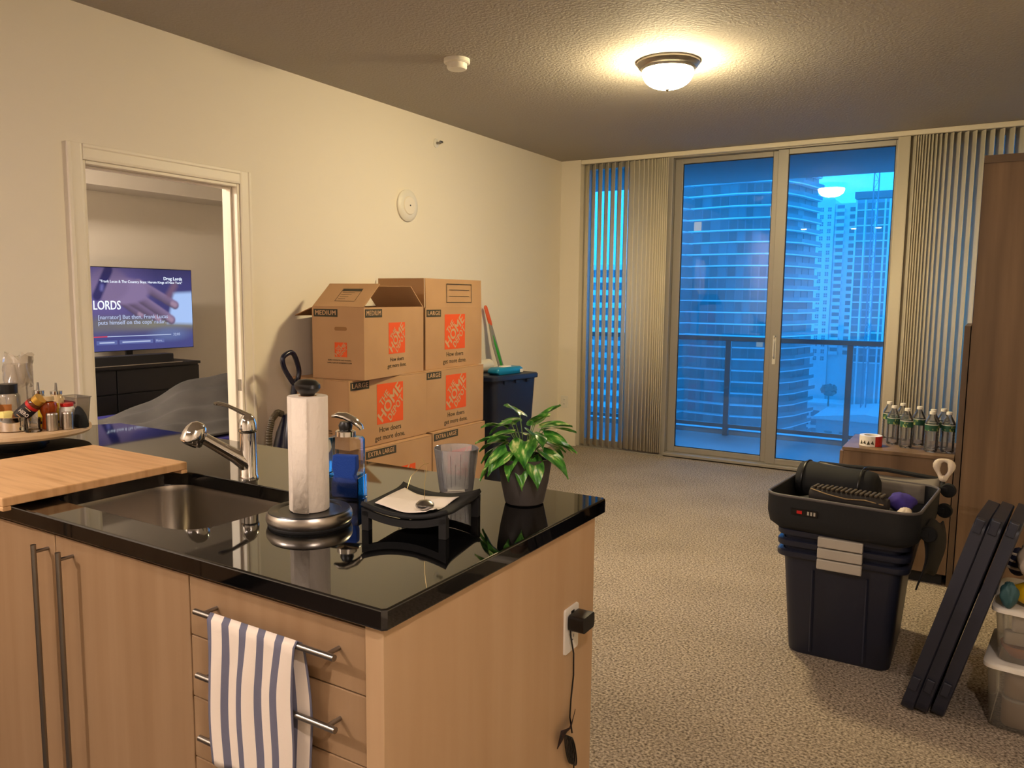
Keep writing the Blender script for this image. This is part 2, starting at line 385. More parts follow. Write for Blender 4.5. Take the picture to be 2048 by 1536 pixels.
for a, b_ in ((-.599, -.55), (.70, XR)): wpart(w3, 'window_frame', bx(a, b_, WY0, WY1, 0, ZC))
wpart(w3, 'window_frame', bx(-.55, .70, WY0, WY1, 2.655, ZC)); wpart(w3, 'window_frame', bx(-.55, .70, WY0, WY1, 0, .075))
wpart(w3, 'pane', bx(-.55, .70, 6.892, 6.898, .075, 2.655), 'window_glass', 0)

# vertical blind
vb = thing('vertical_blind', 'cream vertical blind with vanes gathered either side of the balcony door', 'blind', (0, 0, 0))
bx(-3.382, XR-.02, 6.777, 6.815, 2.70, 2.738).build('headrail', 'vane', vb, smooth=0, bevel=.004)
VW = .089
def vane_mesh():
    n = 5; v = []
    for z in (0, 1):
        for k in range(n+1):
            t = k/n-.5; v.append((t*VW, .006*(1-4*t*t), z*2.675))
    m = MB(); m.add(v, [(k, k+1, n+2+k, n+1+k) for k in range(n)]); return m.build('vane', 'vane', vb, smooth=60, solid=.0012)
v0 = vane_mesh()
left = [-3.335, -3.268, -3.200, -3.135, -3.070, -3.003, -2.936, -2.883, -2.835, -2.79, -2.748, -2.712, -2.683, -2.66, -2.64, -2.62, -2.60, -2.581, -2.562]
right = [-.60, -.585, -.569, -.553, -.535, -.515, -.494, -.471, -.445, -.415, -.38, -.338, -.292, -.242, -.19, -.135, -.078, -.018, .044, .106, .168, .23, .292, .354, .416, .478, .54, .60, .66, .71]
first = True
for xs, ph in ((left, -40), (right, -50)):
    for i, x in enumerate(xs):
        a = ph + random.uniform(-2, 2)
        if xs is left and i >= 7: a = -30
        if xs is right: a = -50 if i else -12
        loc = (x, 6.818 - (.006 if abs(a) > 55 else .0), .022); rot = (0, 0, math.radians(a))
        if xs is right and i == 0: loc = (-.64, 6.79, .022)
        if first: v0.location = loc; v0.rotation_euler = rot; first = False
        else: inst(v0, vb, loc, rot)

# ------------------------------------------------------------------ ceiling lamp and other fittings
lamp = thing('ceiling_light', 'lit flush dome ceiling light with brushed nickel rim', 'lamp', (-1.60, 4.25, ZC))
MB().lathe([(.0, 0), (.172, 0), (.172, -.012), (.165, -.020), (.160, -.030), (.150, -.036), (.146, -.048), (.138, -.052), (.0, -.052)], 48).build('rim', 'nickel', lamp)
glow('lamp_glow', WARM, LAMP_STRENGTH)
prof = [(.140*math.cos(a)**.8 if a < PI/2-.01 else 0, -.052-.090*math.sin(a)) for a in [k*PI/2/10 for k in range(11)]]
MB().lathe(prof, 48).build('glass_dome', 'lamp_glow', lamp, label='glowing white glass dome')
MB().lathe([(.0, -.140), (.010, -.141), (.012, -.147), (.008, -.152), (.004, -.158), (0, -.160)], 16).build('finial', 'nickel', lamp)
sd = thing('smoke_detector', 'round white smoke detector on the ceiling', 'smoke detector', (-2.59, 3.64, ZC))
MB().lathe([(0, 0), (.072, 0), (.072, -.018), (.066, -.024), (0, -.024)], 36).build('base', 'white_plastic', sd)
MB().lathe([(0, -.024), (.056, -.024), (.056, -.046), (.050, -.054), (.0, -.056)], 36).build('sensor_head', 'white_plastic', sd)
sp = thing('sprinkler_head', 'small metal sidewall sprinkler head high on the cream wall', 'sprinkler', (XL, 4.78, 2.575))
RX = Matrix.Rotation(PI/2, 4, 'Y')
MB().lathe([(0, 0), (.034, 0), (.032, .006), (.014, .010), (0, .010)], 24, RX).build('escutcheon', 'white_plastic', sp)
m = MB().lathe([(0, .010), (.010, .010), (.008, .03), (.011, .034), (.006, .05), (0, .05)], 12, RX); m.box(.045, .055, -.016, .016, -.002, .012); m.build('nozzle', 'nickel', sp)
al = thing('wall_alarm', 'round white alarm sounder on the cream wall', 'alarm', (XL, 4.435, 2.085))
MB().lathe([(0, 0), (.112, 0), (.112, .012), (.098, .024), (.070, .026), (0, .026)], 48, RX).build('housing', 'white_plastic', al)
MB().lathe([(0, .026), (.066, .026), (.060, .032), (0, .034)], 36, RX).build('grille', 'white_trim', al)
MB().lathe([(0, .034), (.006, .034), (.005, .037), (0, .037)], 12, RX).build('indicator', 'black_plastic', al)
def outlet(name, label, M, m='white_plastic', usb=False):
    o = thing(name, label, 'outlet'); o.matrix_world = M
    MB().loft([[(x, y, 0) for x, y in rrect(.075, .118, .006, 3)], [(x, y, .005) for x, y in rrect(.073, .116, .006, 3)]]).build('cover_plate', m, o)
    for s in (-1, 1):
        p = MB().loft([[(x, y+s*.021, .005) for x, y in rrect(.033, .028, .01, 4)], [(x, y+s*.021, .007) for x, y in rrect(.033, .028, .01, 4)]]).build('socket', m, o)
        k = MB(); k.box(-.008, -.006, s*.021-.002, s*.021+.007, .007, .0074); k.box(.006, .008, s*.021-.002, s*.021+.006, .007, .0074); k.box(-.002, .002, s*.021-.009, s*.021-.005, .007, .0074)
        k.build('slot', 'black_plastic', p, smooth=0)
    if usb: bx(-.006, .010, .040, .048, .005, .0062).build('usb_port', 'black_plastic', o, smooth=0)
    return o
outlet('wall_outlet', 'cream duplex outlet low on the narrow wall beside the window', frame((-3.515, YB, .43), (1, 0, 0), (0, 0, 1)))
# kitchen track lights (seen as reflections in the balcony door, except the unseen rightmost one)
for i, (x, y, e) in enumerate(KITCHEN_LIGHTS):
    kt = bpy.data.lights.new('kitchen_spot', 'AREA'); kt.shape = 'DISK'; kt.size = .09; kt.energy = KITCHEN_WATT*e; kt.color = KITCHEN_WARM
    t = thing('kitchen_downlight', 'round surface downlight on the kitchen ceiling', 'lamp', (x, y, ZC), group='kitchen downlights')
    MB().lathe([(.0, 0), (.075, 0), (.075, -.05), (.062, -.05), (.055, -.035), (0, -.035)], 24).build('housing', 'white_plastic', t)
    l = bpy.data.objects.new('bulb', kt); COL.objects.link(l); l.parent = t; l.location = (0, 0, -.052)
# bedroom ceiling lamp, out of view, added to brighten the bedroom
t = thing('bedroom_fill_light', 'unseen flush ceiling light added to brighten the bedroom', 'lamp', (-5.6, 1.8, ZC))
MB().lathe([(0, 0), (.16, 0), (.16, -.03), (0, -.03)], 24).build('rim', 'nickel', t)
glow('bedroom_fill_glow', (1, .84, .68), 500.0)
MB().lathe([(.13*math.cos(a), -.03-.08*math.sin(a)) for a in [k*PI/2/8 for k in range(9)]], 24).build('glass_dome', 'bedroom_fill_glow', t)
# ------------------------------------------------------------------ peninsula: cabinets and worktop
CX1, CY0, CY1, CZ = -.837, .9705, 1.8666, .915
CB = .8756
FY = .990          # cabinet front plane
SX0, SX1, SY0, SY1 = -2.06, -1.482, 1.065, 1.453
def worktop():
    outer = [(CX1-.008, CY0), (CX1, CY0+.008), (CX1, CY1-.008), (CX1-.008, CY1), (-3.01, CY1), (-3.115, 1.65), (-3.20, 1.58), (XL, 1.56), (XL, CY0)]
    hole = rrect(SX1-SX0, SY1-SY0, .085, 8, (SX0+SX1)/2, (SY0+SY1)/2)
    bm = bmesh.new(); es = []
    for loop in (outer, hole):
        vs_ = [bm.verts.new((x, y, CZ)) for x, y in loop]
        es += [bm.edges.new((vs_[i], vs_[(i+1) % len(vs_)])) for i in range(len(vs_))]
    r = bmesh.ops.triangle_fill(bm, use_beauty=True, use_dissolve=False, edges=es)
    fs = [f for f in bm.faces]
    cxm, cym = (SX0+SX1)/2, (SY0+SY1)/2
    ex = bmesh.ops.extrude_face_region(bm, geom=fs)
    bmesh.ops.translate(bm, vec=(0, 0, CB-CZ), verts=[g for g in ex['geom'] if isinstance(g, bmesh.types.BMVert)])
    bmesh.ops.recalc_face_normals(bm, faces=bm.faces)
    me = bpy.data.meshes.new('countertop'); bm.to_mesh(me); bm.free(); me.materials.append(MATS['black_granite'])
    o = bpy.data.objects.new('countertop', me); COL.objects.link(o)
    b = o.modifiers.new('bevel', 'BEVEL'); b.width = .004; b.segments = 3; b.limit_method = 'ANGLE'; b.angle_limit = math.radians(60)
    return tag(o, 'glossy black granite countertop of the kitchen peninsula', 'countertop')
worktop()
def handle_bar(p0, p1, out, parent, inset):
    """bar from p0 to p1, posts going back by vector out"""
    p0 = Vector(p0); p1 = Vector(p1); d = (p1-p0).normalized(); m = MB().cyl(p0, p1, .0062, n=14)
    for q in (p0+d*inset, p1-d*inset): m.cyl(q, q+Vector(out), .0045, n=10)
    return m.build('handle', 'nickel', parent, label='brushed steel bar handle')
def cab_body(t, x0, x1, y0=FY+.019, y1=1.825):
    m = MB()
    m.box(x0, x0+.016, y0, y1, .09, CB-.001); m.box(x1-.016, x1, y0, y1, .09, CB-.001); m.box(x0+.016, x1-.016, y0, y1, .09, .106); m.box(x0+.016, x1-.016, y1-.012, y1, .106, CB-.001)
    m.build('carcass', 'maple', t, smooth=0); bx(x0, x1, y0+.05, y0+.065, 0, .09).build('toe_kick', 'maple_lit', t, smooth=0)
sc_ = thing('sink_cabinet', 'pale maple base cabinet with two doors below the sink', 'cabinet')
cab_body(sc_, -2.388, -1.383)
for a, b_, hx in ((-2.387, -1.888, -1.918), (-1.885, -1.384, -1.812)):
    d = bx(a, b_, FY, FY+.018, .092, .862).build('door', 'maple', sc_, smooth=0, bevel=.0012)
    handle_bar((hx, .955, .842), (hx, .955, .205), (0, .036, 0), d, .018)
oc = thing('corner_cabinet', 'pale maple base cabinet next to the cream wall', 'cabinet')
cab_body(oc, -3.585, -2.390, y1=1.55)
for a, b_, hx in ((-3.584, -2.990, -3.02), (-2.987, -2.391, -2.955)):
    d = bx(a, b_, FY, FY+.018, .092, .862).build('door', 'maple', oc, smooth=0, bevel=.0012)
    handle_bar((hx, .955, .842), (hx, .955, .205), (0, .036, 0), d, .018)
dc = thing('drawer_cabinet', 'pale maple base cabinet with a stack of drawers', 'cabinet')
cab_body(dc, -1.381, -.896)
for i, (z0, z1) in enumerate(((.737, .862), (.602, .734), (.467, .599), (.332, .464), (.092, .329))):
    d = bx(-1.380, -.897, FY, FY+.018, z0, z1).build('drawer', 'maple', dc, smooth=0, bevel=.0012)
    hz = (.811, .677, .543, .409, .26)[i]
    handle_bar((-1.318, .955, hz), (-.939, .955, hz), (0, .036, 0), d, .022)
ep = bx(-.895, -.853, FY-.004, 1.832, 0, CB-.001).build('end_panel', 'maple_lit', smooth=0, bevel=.001)
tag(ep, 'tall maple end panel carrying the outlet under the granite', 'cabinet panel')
kc = thing('added_base_cabinet', 'unseen maple cabinet run added to darken what the granite edge reflects', 'cabinet', (0, 0, .006))  # out of view, added to give the worktop front edge darker reflections
bx(XL+.002, -3.02, YF+.02, .90, .09, CB-.01).build('carcass', 'maple', kc, smooth=0); bx(XL+.002, -3.06, YF+.02, .90, 0, .0898).build('toe_kick', 'black_matte', kc, smooth=0)
for k in range(6):
    y0 = YF+.03+k*.575; dd = bx(-3.0198, -3.002, y0, y0+.57, .095, CB-.02).build('door', 'maple', kc, smooth=0, bevel=.001)
    handle_bar((-2.966, y0+.04, .82), (-2.966, y0+.04, .25), (-.035, 0, 0), dd, .018)
bx(XL+.002, -2.98, YF+.02, CY0-.002, CB-.0098, CZ-.006).build('worktop', 'black_granite', kc, smooth=0, bevel=.003)
# sink
sk = thing('kitchen_sink', 'undermount stainless steel sink bowl under the granite cutout', 'sink', ((SX0+SX1)/2, (SY0+SY1)/2, CB))
W_, D_ = SX1-SX0+.03, SY1-SY0+.03
rings = [[(x, y, z) for x, y in rrect(W_-k, D_-k, r, 8)] for k, z, r in ((-.03, -.001, .10), (-.03, -.003, .10), (.004, -.003, .095), (.012, -.02, .09), (.02, -.14, .085), (.05, -.172, .075), (.12, -.18, .05), (.34, -.184, .02))]
MB().loft(rings, False, True).build('bowl', 'steel_brushed', sk, smooth=50, solid=.0012)
MB().lathe([(0, -.183), (.042, -.183), (.040, -.179), (.030, -.182), (0, -.182)], 24).build('drain', 'chrome', sk)
# faucet
fc = thing('kitchen_faucet', 'chrome single lever pull-out kitchen faucet behind the sink', 'faucet', (-1.805, 1.503, CZ))
MB().lathe([(0, 0), (.027, 0), (.027, .006), (.0245, .010), (.0235, .12), (.0235, .132), (0, .132)], 28).build('body', 'chrome', fc)
MB().lathe([(.0235, .133), (.026, .136), (.026, .142), (.025, .160), (.018, .178), (.010, .187), (0, .189)], 28).build('cap', 'chrome', fc)
dirv = Vector((-.115, -.205, .0)).normalized()
def F(d, z): return (dirv.x*d, dirv.y*d, z)
MB().tube([(0, 0, .010), F(.001, .030), F(.012, .048), F(.035, .066), F(.07, .090), F(.11, .118), F(.138, .137)], .020, 16, radii=[.0238, .0240, .0235, .0205, .0180, .0165, .0175]).build('spout', 'chrome', fc)
hd = Vector(F(.142, .140)); ax = Vector((dirv.x*.42, dirv.y*.42, -.80)).normalized()
HM = Matrix.Translation(hd) @ ax.to_track_quat('Z', 'Y').to_matrix().to_4x4()
MB().lathe([(0, -.034), (.012, -.033), (.023, -.025), (.030, -.010), (.0325, .008), (.032, .026), (.029, .031), (.024, .032), (0, .032)], 28, HM).build('spray_head', 'chrome', fc)
MB().lathe([(0, .0322), (.021, .0322), (.020, .036), (0, .036)], 24, HM).build('spray_face', 'black_plastic', fc)
lv = Vector((-.085, -.10, .0)).normalized()
MB().tube([(0, 0, .183), tuple(lv*.03+Vector((0, 0, .200))), tuple(lv*.055+Vector((0, 0, .213))), tuple(lv*.078+Vector((0, 0, .219))), tuple(lv*.09+Vector((0, 0, .219)))], .007, 12, radii=[.011, .0085, .007, .009, .005], flat=.7).build('lever', 'chrome', fc)

# ------------------------------------------------------------------ items on the worktop
# cutting board with recessed hand grip
cb = thing('cutting_board', 'thick bamboo cutting board laid over the sink edge', 'cutting board', (-2.24, 1.186, CZ))
m = MB(); m.box(-.24, .24, -.255, .255, .011, .034)
m.build('board', 'bamboo', cb, smooth=0, bevel=.003)
for s in (-1, 1): bx(-.24, .24, s*.255-(.02 if s > 0 else 0), s*.255+(.02 if s < 0 else 0), 0, .0108).build('foot_rail', 'bamboo', cb, smooth=0, bevel=.002)
# paper towel holder and roll
pc = (-1.322, 1.272, CZ)
ph = thing('paper_towel_holder', 'black and steel countertop paper towel holder', 'towel holder', pc, rz=-.3)
def oval(k, n=48): return [(.100*k*math.cos(2*PI*i/n), .098*k*math.sin(2*PI*i/n)) for i in range(n)]
def oring(k, z, tilt=0): return [(x, y, z+tilt*x) for x, y in oval(k)]
MB().loft([oring(.955, 0), oring(.965, .004), oring(.94, .0065)]).build('rubber_foot', 'black_matte', ph)
MB().loft([oring(.95, .0066), oring(.985, .010), oring(1.0, .016), oring(.99, .026, .02), oring(.95, .032, .02)]).build('steel_band', 'steel', ph)
MB().loft([oring(.95, .0322, .02), oring(.93, .035, .02), oring(.74, .034, .02), oring(.70, .030, .0)], True, True).build('base_top', 'black_plastic', ph)
MB().loft([oring(.69, .0302), oring(.68, .031), oring(.60, .031)]).build('inlay_disc', 'steel', ph)
MB().lathe([(0, .031), (.008, .031), (.008, .300), (0, .300)], 14).build('rod', 'nickel', ph)
kn = MB(); kn.loft([[(x*a, y*b_, z) for x, y in [(math.cos(2*PI*i/32), math.sin(2*PI*i/32)) for i in range(32)]] for a, b_, z in ((.014, .014, .293), (.018, .016, .303), (.034, .022, .310), (.040, .026, .318), (.038, .026, .326), (.026, .018, .334), (.008, .006, .337))])
kn.build('knob', 'black_plastic', ph)
pr = thing('paper_towel_roll', 'nearly used embossed white paper towel roll on its holder', 'paper towel', (pc[0], pc[1], CZ+.0345), rz=-.55)
MB().loft([[(r*math.cos(a), r*math.sin(a), z) for a in [2*PI*i/40 for i in range(40)]] for r, z in ((.0205, .0), (.0445, 0), (.0455, .002), (.0455, .262), (.0445, .264), (.0205, .264))], False, False).build('paper', 'paper_embossed', pr, smooth=50)
MB().lathe([(.0203, .0), (.0203, .264)], 24).build('core', 'cardboard', pr, solid=.0008)
def sheet(u, v): a = -1.15+u*.9; r = .0458+.0035*u**3; return (r*math.cos(a), r*math.sin(a), -.0005+.263*v)
MB().grid(sheet, 10, 2).build('loose_sheet', 'paper_embossed', pr, solid=.0006)
# soap dispenser with sponge caddy
so = thing('soap_dispenser', 'clear soap pump dispenser with chrome head behind the towel roll', 'soap dispenser', (-1.455, 1.535, CZ), rz=.35)
MB().loft([[(x, y, z) for x, y in rrect(a, b_, .012, 4)] for a, b_, z in ((.088, .066, .001), (.09, .068, .004), (.09, .068, .142), (.082, .060, .15), (.05, .05, .153))], True, True).build('bottle', 'clear_plastic', so, smooth=35)
MB().loft([[(x, y, z) for x, y in rrect(.080, .058, .010, 4)] for z in (.006, .05)]).build('soap_liquid', mat('soap_blue', (40, 120, 170), .2), so)
MB().lathe([(0, .1535), (.027, .1535), (.027, .166), (.022, .170), (0, .170)], 24).build('collar', 'chrome', so)
MB().lathe([(0, .1702), (.017, .1702), (.019, .182), (.014, .192), (0, .192)], 20).build('pump_base', 'black_plastic', so)
MB().tube([(-.038, 0, .205), (-.02, 0, .209), (.0, 0, .207), (.025, 0, .196), (.043, 0, .180), (.046, 0, .172)], .012, 14, radii=[.006, .015, .018, .017, .012, .009], flat=.55).build('pump_lever', 'chrome', so)
cd = MB(); cd.box(-.02, .075, -.098, -.036, .0005, .003); cd.box(.072, .075, -.098, -.036, .003, .062); cd.box(-.02, .072, -.098, -.0955, .003, .062); cd.box(-.02, -.017, -.0955, -.036, .003, .062)
cd.build('caddy', 'clear_plastic', so, smooth=0)
sg = MB().prism([(-.034, 0), (.034, 0), (.038, .012), (.034, .045), (.026, .06), (.033, .078), (.032, .112), (-.032, .112), (-.036, .08), (-.03, .06), (-.036, .04), (-.038, .012)], 'y', -.011, .011).build('sponge', 'sponge_blue', smooth=30, bevel=.003)
sg.location = Vector((-1.455, 1.535, CZ+.004)) + Matrix.Rotation(.35, 3, 'Z') @ Vector((.028, -.066, 0)); sg.rotation_euler = (0, 0, .35)
tag(sg, 'blue wavy cleaning sponge standing in the clear caddy', 'sponge')
# tray
tr = thing('serving_tray', 'small black curved wooden tray on four short legs', 'tray', (-1.102, 1.417, CZ), rz=math.radians(12.5))
def tray_z(x, y): return .034 + .020*(abs(x)/.104)**2
s = .104; N = 14
m = MB(); m.grid(lambda u, v: (-s+2*s*u, -s+2*s*v, tray_z(-s+2*s*u, 0)+.009*(abs(2*v-1))**6), N, N).build('tray_top', 'black_matte', tr, solid=.009)
for sy in (-1, 1):
    m = MB(); n = 12
    top = [(-s+2*s*k/n, tray_z(-s+2*s*k/n, 0)-.001) for k in range(n+1)]
    bot = [(x, max(.014, z-.016)) for x, z in reversed(top)]
    m.prism(top+bot, 'y', sy*.104-(.010 if sy > 0 else 0), sy*.104+(.010 if sy < 0 else 0)).build('apron', 'black_matte', tr, smooth=0)
    for sx in (-1, 1):
        m = MB().box(sx*.104-(.018 if sx > 0 else 0), sx*.104+(.018 if sx < 0 else 0), sy*.104-(.018 if sy > 0 else 0), sy*.104+(.018 if sy < 0 else 0), 0, .046); m.build('leg', 'black_matte', tr, smooth=0, bevel=.001)
nk = MB()
def nap(u, v):
    x = -.085+.145*u; y = -.075+.150*v
    return (x, y, tray_z(x, 0)+.0092+.0016*math.sin(9*u+3*v)+.002*math.sin(7*v*u+2)+(.004 if (u > .93 and v < .15) else 0))
nk = nk.grid(nap, 16, 16).build('paper_napkin', 'paper', smooth=60, solid=.0012); nk.location = tr.location; nk.rotation_euler = tr.rotation_euler
tag(nk, 'folded white paper napkin lying on the black tray', 'napkin')
ti = thing('tea_infuser', 'silver tea infuser ball with thin wire handle on the napkin', 'tea infuser', (-1.062, 1.372, CZ+.0485))
MB().lathe([(0, -.002), (.010, -.001), (.019, .004), (.0215, .009), (.021, .013), (.014, .019), (.005, .0215), (0, .022)], 24).build('ball', mat('pewter', (165, 162, 160), .28, 1.0), ti)
MB().tube([(-.004, .004, .019), (-.006, .008, .06), (-.004, .012, .095), (-.018, .014, .112)], .0006, 6).build('wire', mat('brass_wire', (190, 165, 110), .3, 1.0), ti)
w_ = MB().tube([(-1.192, 1.468, CZ+.055), (-1.196, 1.49, CZ+.085), (-1.175, 1.51, CZ+.112), (-1.160, 1.515, CZ+.118)], .0006, 6).build('wire_stem', 'brass_wire', tr, smooth=40)
w_.matrix_parent_inverse = (Matrix.Translation(tr.location) @ Matrix.Rotation(math.radians(12.5), 4, 'Z')).inverted()
# tumbler
gl = thing('glass_tumbler', 'streaky empty glass tumbler between tray and plant', 'glass', (-1.212, 1.705, CZ))
MB().lathe([(0, .0015), (.044, .0015), (.0465, .006), (.061, .120), (.0600, .121), (.0585, .120), (.0445, .014), (0, .012)], 40).build('tumbler', 'tumbler_glass', gl)
# faint etched streaks
gm = MB()
for k in range(26):
    a = 2*PI*k/26+random.uniform(-.05, .05); h0 = random.uniform(.02, .05); h1 = random.uniform(.07, .115)
    for da in (0,):
        r0 = .0468+(.0145)*(h0-.006)/.114+.0003; r1 = .0468+.0145*(h1-.006)/.114+.0003; wd = random.uniform(.012, .03)
        gm.add([(r0*math.cos(a), r0*math.sin(a), h0), (r0*math.cos(a+wd), r0*math.sin(a+wd), h0), (r1*math.cos(a+wd), r1*math.sin(a+wd), h1), (r1*math.cos(a), r1*math.sin(a), h1)], [(0, 1, 2, 3)])
o = gm.build('etched_streaks', clear('etch', (.45, .45, .48), .3, .3, haze=.4, hazecol=(120, 120, 126)), gl, smooth=0, keep=True); o['kind'] = 'stuff'
# potted plant
pp = thing('potted_plant', 'variegated pothos in a dark taupe pot at the countertop end', 'plant', (-.996, 1.705, CZ))
MB().lathe([(0, .001), (.046, .001), (.050, .004), (.062, .06), (.0695, .112), (.0698, .121), (.0665, .121), (.0655, .105), (0, .104)], 40).build('pot', 'ceramic_grey', pp)
MB().lathe([(0, .108), (.03, .109), (.0648, .1055)], 24, cap=False).build('soil', 'soil', pp)
def leaf_mesh(L_, W_, fold, droop):
    m = MB(); nu, nv = 8, 10
    def fn(u, v):
        t = v; wv = W_*(math.sin(PI*min(1, (t*.93+.07))**.62))**1.0*(1-t**3*.35) if t < 1 else 0
        s_ = (2*u-1); x = s_*wv*.5
        y = L_*t - (0.10*L_*abs(s_)*(1-t)**4*1.5)
        z = fold*abs(s_)*wv*.5 - droop*L_*t*t + .003*math.sin(6*t+3*s_)
        return (x, y, z)
    m.grid(fn, nu, nv); return m
lm = {}
leaves = [  # azimuth(deg, 0=+x), radius, height, pitch up(deg), length, width, roll, droop
 (-62, .030, .165, -28, .085, .075, 10, .25), (-38, .045, .190, -5, .090, .058, -20, .20), (148, .030, .225, 18, .085, .050, 25, .15), (175, .045, .205, -12, .085, .040, -20, .30),
 (160, .05, .175, -6, .080, .046, 15, .25), (-165, .05, .150, -22, .085, .055, 0, .30), (-145, .055, .135, -34, .080, .055, -10, .3), (20, .045, .200, 14, .075, .045, 12, .2),
 (48, .03, .215, 35, .075, .036, 0, .1), (5, .055, .180, -12, .080, .050, 20, .3), (-10, .06, .140, -20, .095, .060, 0, .25), (-40, .056, .125, -52, .080, .052, 0, .15),
 (-88, .050, .130, -42, .070, .050, 20, .2), (-112, .056, .140, -35, .080, .056, -20, .2), (80, .03, .20, 25, .07, .045, 0, .2), (110, .045, .17, -5, .08, .05, 0, .3),
 (30, .04, .165, -10, .07, .045, 10, .3), (-125, .03, .185, 0, .075, .048, 0, .25), (-65, .05, .118, -60, .075, .040, 10, .1), (-15, .03, .215, 30, .065, .036, -10, .1),
 (200, .055, .165, 5, .075, .044, 0, .3), (172, .06, .19, 10, .085, .045, 10, .3), (-178, .06, .155, -8, .085, .055, -10, .3), (150, .05, .20, 6, .09, .045, -15, .25), (-128, .06, .128, -30, .085, .055, 10, .25), (10, .06, .165, 0, .08, .042, 0, .3), (35, .05, .19, 10, .08, .04, -10, .25), (62, .05, .15, -15, .08, .05, 0, .3)]
for (az, r, hgt, pit, L_, W_, rl, dr) in leaves:
    o = leaf_mesh(L_, W_, .35, dr).build('leaf', 'leaf', pp, smooth=60)
    a = math.radians(az); base = Vector((r*math.cos(a), r*math.sin(a), hgt))
    o.matrix_local = Matrix.Translation(base) @ Matrix.Rotation(a-PI/2, 4, 'Z') @ Matrix.Rotation(math.radians(pit), 4, 'X') @ Matrix.Rotation(math.radians(rl), 4, 'Y')
    MB().tube([(base.x*.25, base.y*.25, .106), (base.x*.5, base.y*.5, .106+(hgt-.106)*.6), tuple(base)], .0017, 6, r_end=.0012).build('stem', 'leaf_stem', pp)
# dish towel draped over the top drawer handle
def towel():
    m = MB(); nu, nv = 40, 46; x0, x1 = -1.268, -1.028
    yb, zb, r = .955, .811, .0095
    Lf, Lb = .290, .345
    def fn(u, v):
        s_ = v*(Lf+PI*r+Lb)-Lf
        wob = .004*math.sin(u*17)*1.0
        x = x0+(x1-x0)*u
        if s_ < 0:
            d = -s_; y = yb-r-.004*min(1, d/.1)-wob*min(1, d/.08)-.006*math.sin(3*u+1)*d/.3; z = zb-d; x -= .035*(u-.45)*min(1, d/.3)*.9-.004*math.sin(d*22+u*3)
        elif s_ <= PI*r:
            a = s_/r; y = yb-r*math.cos(a); z = zb+r*math.sin(a)
        else:
            d = s_-PI*r; y = yb+r+.003*math.sin(u*13+1)*min(1, d/.1)+.004; z = zb-d; x += .012*min(1, d/.15)+.005*math.sin(d*15)
        return (x, y, z)
    m.grid(fn, nu, nv)
    me = bpy.data.meshes.new('dish_towel'); me.from_pydata(m.v, [], m.f); uv = me.uv_layers.new()
    for p in me.polygons:
        p.use_smooth = True
        for li in p.loop_indices:
            vi = me.loops[li].vertex_index; uv.data[li].uv = ((vi % (nu+1))/nu*.985+.03, (vi//(nu+1))/nv)
    me.materials.append(MATS['striped_towel']); o = bpy.data.objects.new('dish_towel', me); COL.objects.link(o)
    b = o.modifiers.new('solid', 'SOLIDIFY'); b.thickness = .0025; b.offset = 0
    return tag(o, 'white dish towel with blue-grey stripes over a drawer handle', 'towel')
towel()
# outlet, charger
OM = frame((-.8528, 1.698, .612), (0, 1, 0), (0, 0, 1))
outlet('cabinet_outlet', 'white outlet with usb port on the maple end panel', OM, usb=True)
pa = thing('power_adapter', 'black plug-in power adapter with bundled cable on the maple panel', 'charger', (-.8528, 1.698, .612))
MB().loft([[(z, y, x) for x, y in rrect(.040, .064, .008, 3)] for z in (.0078, .046, .050)], True, True, Matrix.Translation((0, .004, .024))).build('adapter_body', 'black_plastic', pa, smooth=35)
MB().tube([(.012, -.024, .012), (.013, -.022, -.01), (.014, -.006, -.06), (.013, -.002, -.12), (.013, -.014, -.18), (.013, -.018, -.225), (.016, -.010, -.27)], .0022, 8).build('cable', 'black_plastic', pa)
def strap(u, v): return (.008+.010*v+.006*math.sin(3*u), -.075+.075*u, -.258+(.032-.022*(1-abs(2*u-1)))*(v-.5)*1.6+.022*u)
MB().grid(strap, 10, 3).build('cable_strap', mat('strap_dark', (50, 18, 14), .8, var=((120, 120, 120), (20, 14, 12), 2)), pa, solid=.0015)
co = MB()
for k in range(4):
    pts = []
    for i in range(20):
        a = 2*PI*i/20; pts.append((.012+.003*k, -.022+.011*math.cos(a)+.004*k-.015*math.sin(a), -.31+.045*math.sin(a)-.003*k))
    co.tube(pts, .0021, 7, closed=True)
co.tube([(.018, -.02, -.33), (.018, -.004, -.34), (.016, .004, -.37), (.016, .006, -.42), (.02, .01, -.5), (.03, .015, -.609)], .0021, 7)
co.build('cable_coil', 'black_plastic', pa)

# ------------------------------------------------------------------ lazy susan with condiments
SC = Vector((-2.93, 1.425, CZ)); SZ = CZ+.049
ls = thing('lazy_susan', 'round pale wood turntable loaded with condiments', 'turntable', SC)
MB().lathe([(0, 0), (.10, 0), (.10, .012), (.09, .014), (.09, .026), (0, .026)], 32).build('base', 'black_plastic', ls)
MB().lathe([(0, .0262), (.21, .0262), (.232, .030), (.238, .038), (.236, .049), (.228, .049), (.222, .0485), (0, .0485)], 64).build('platter', mat('birch', (216, 182, 138), .5, var=((40, 6, 6), (204, 168, 124), 4)), ls)
def on(x, y): return (SC.x+x, SC.y+y, SZ)
def jar(name, label, cat, pos, parts, group=None):
    t = thing(name, label, cat, on(*pos), group=group)
    for pn, prof, mm in parts: MB().lathe(prof, 28).build(pn, mm, t)
    return t
mat('salt', (232, 222, 206), .7); mat('kraft_label', (176, 108, 42), .7); mat('honey', (150, 62, 16), .15); mat('amber', (96, 46, 16), .12); mat('gold_cap', (196, 150, 60), .3, .6)
mat('yellow_label', (224, 190, 30), .6); mat('pale_yellow', (236, 218, 130), .6); mat('brown_label', (26, 18, 15), .6); mat('oil', (206, 178, 130), .2)
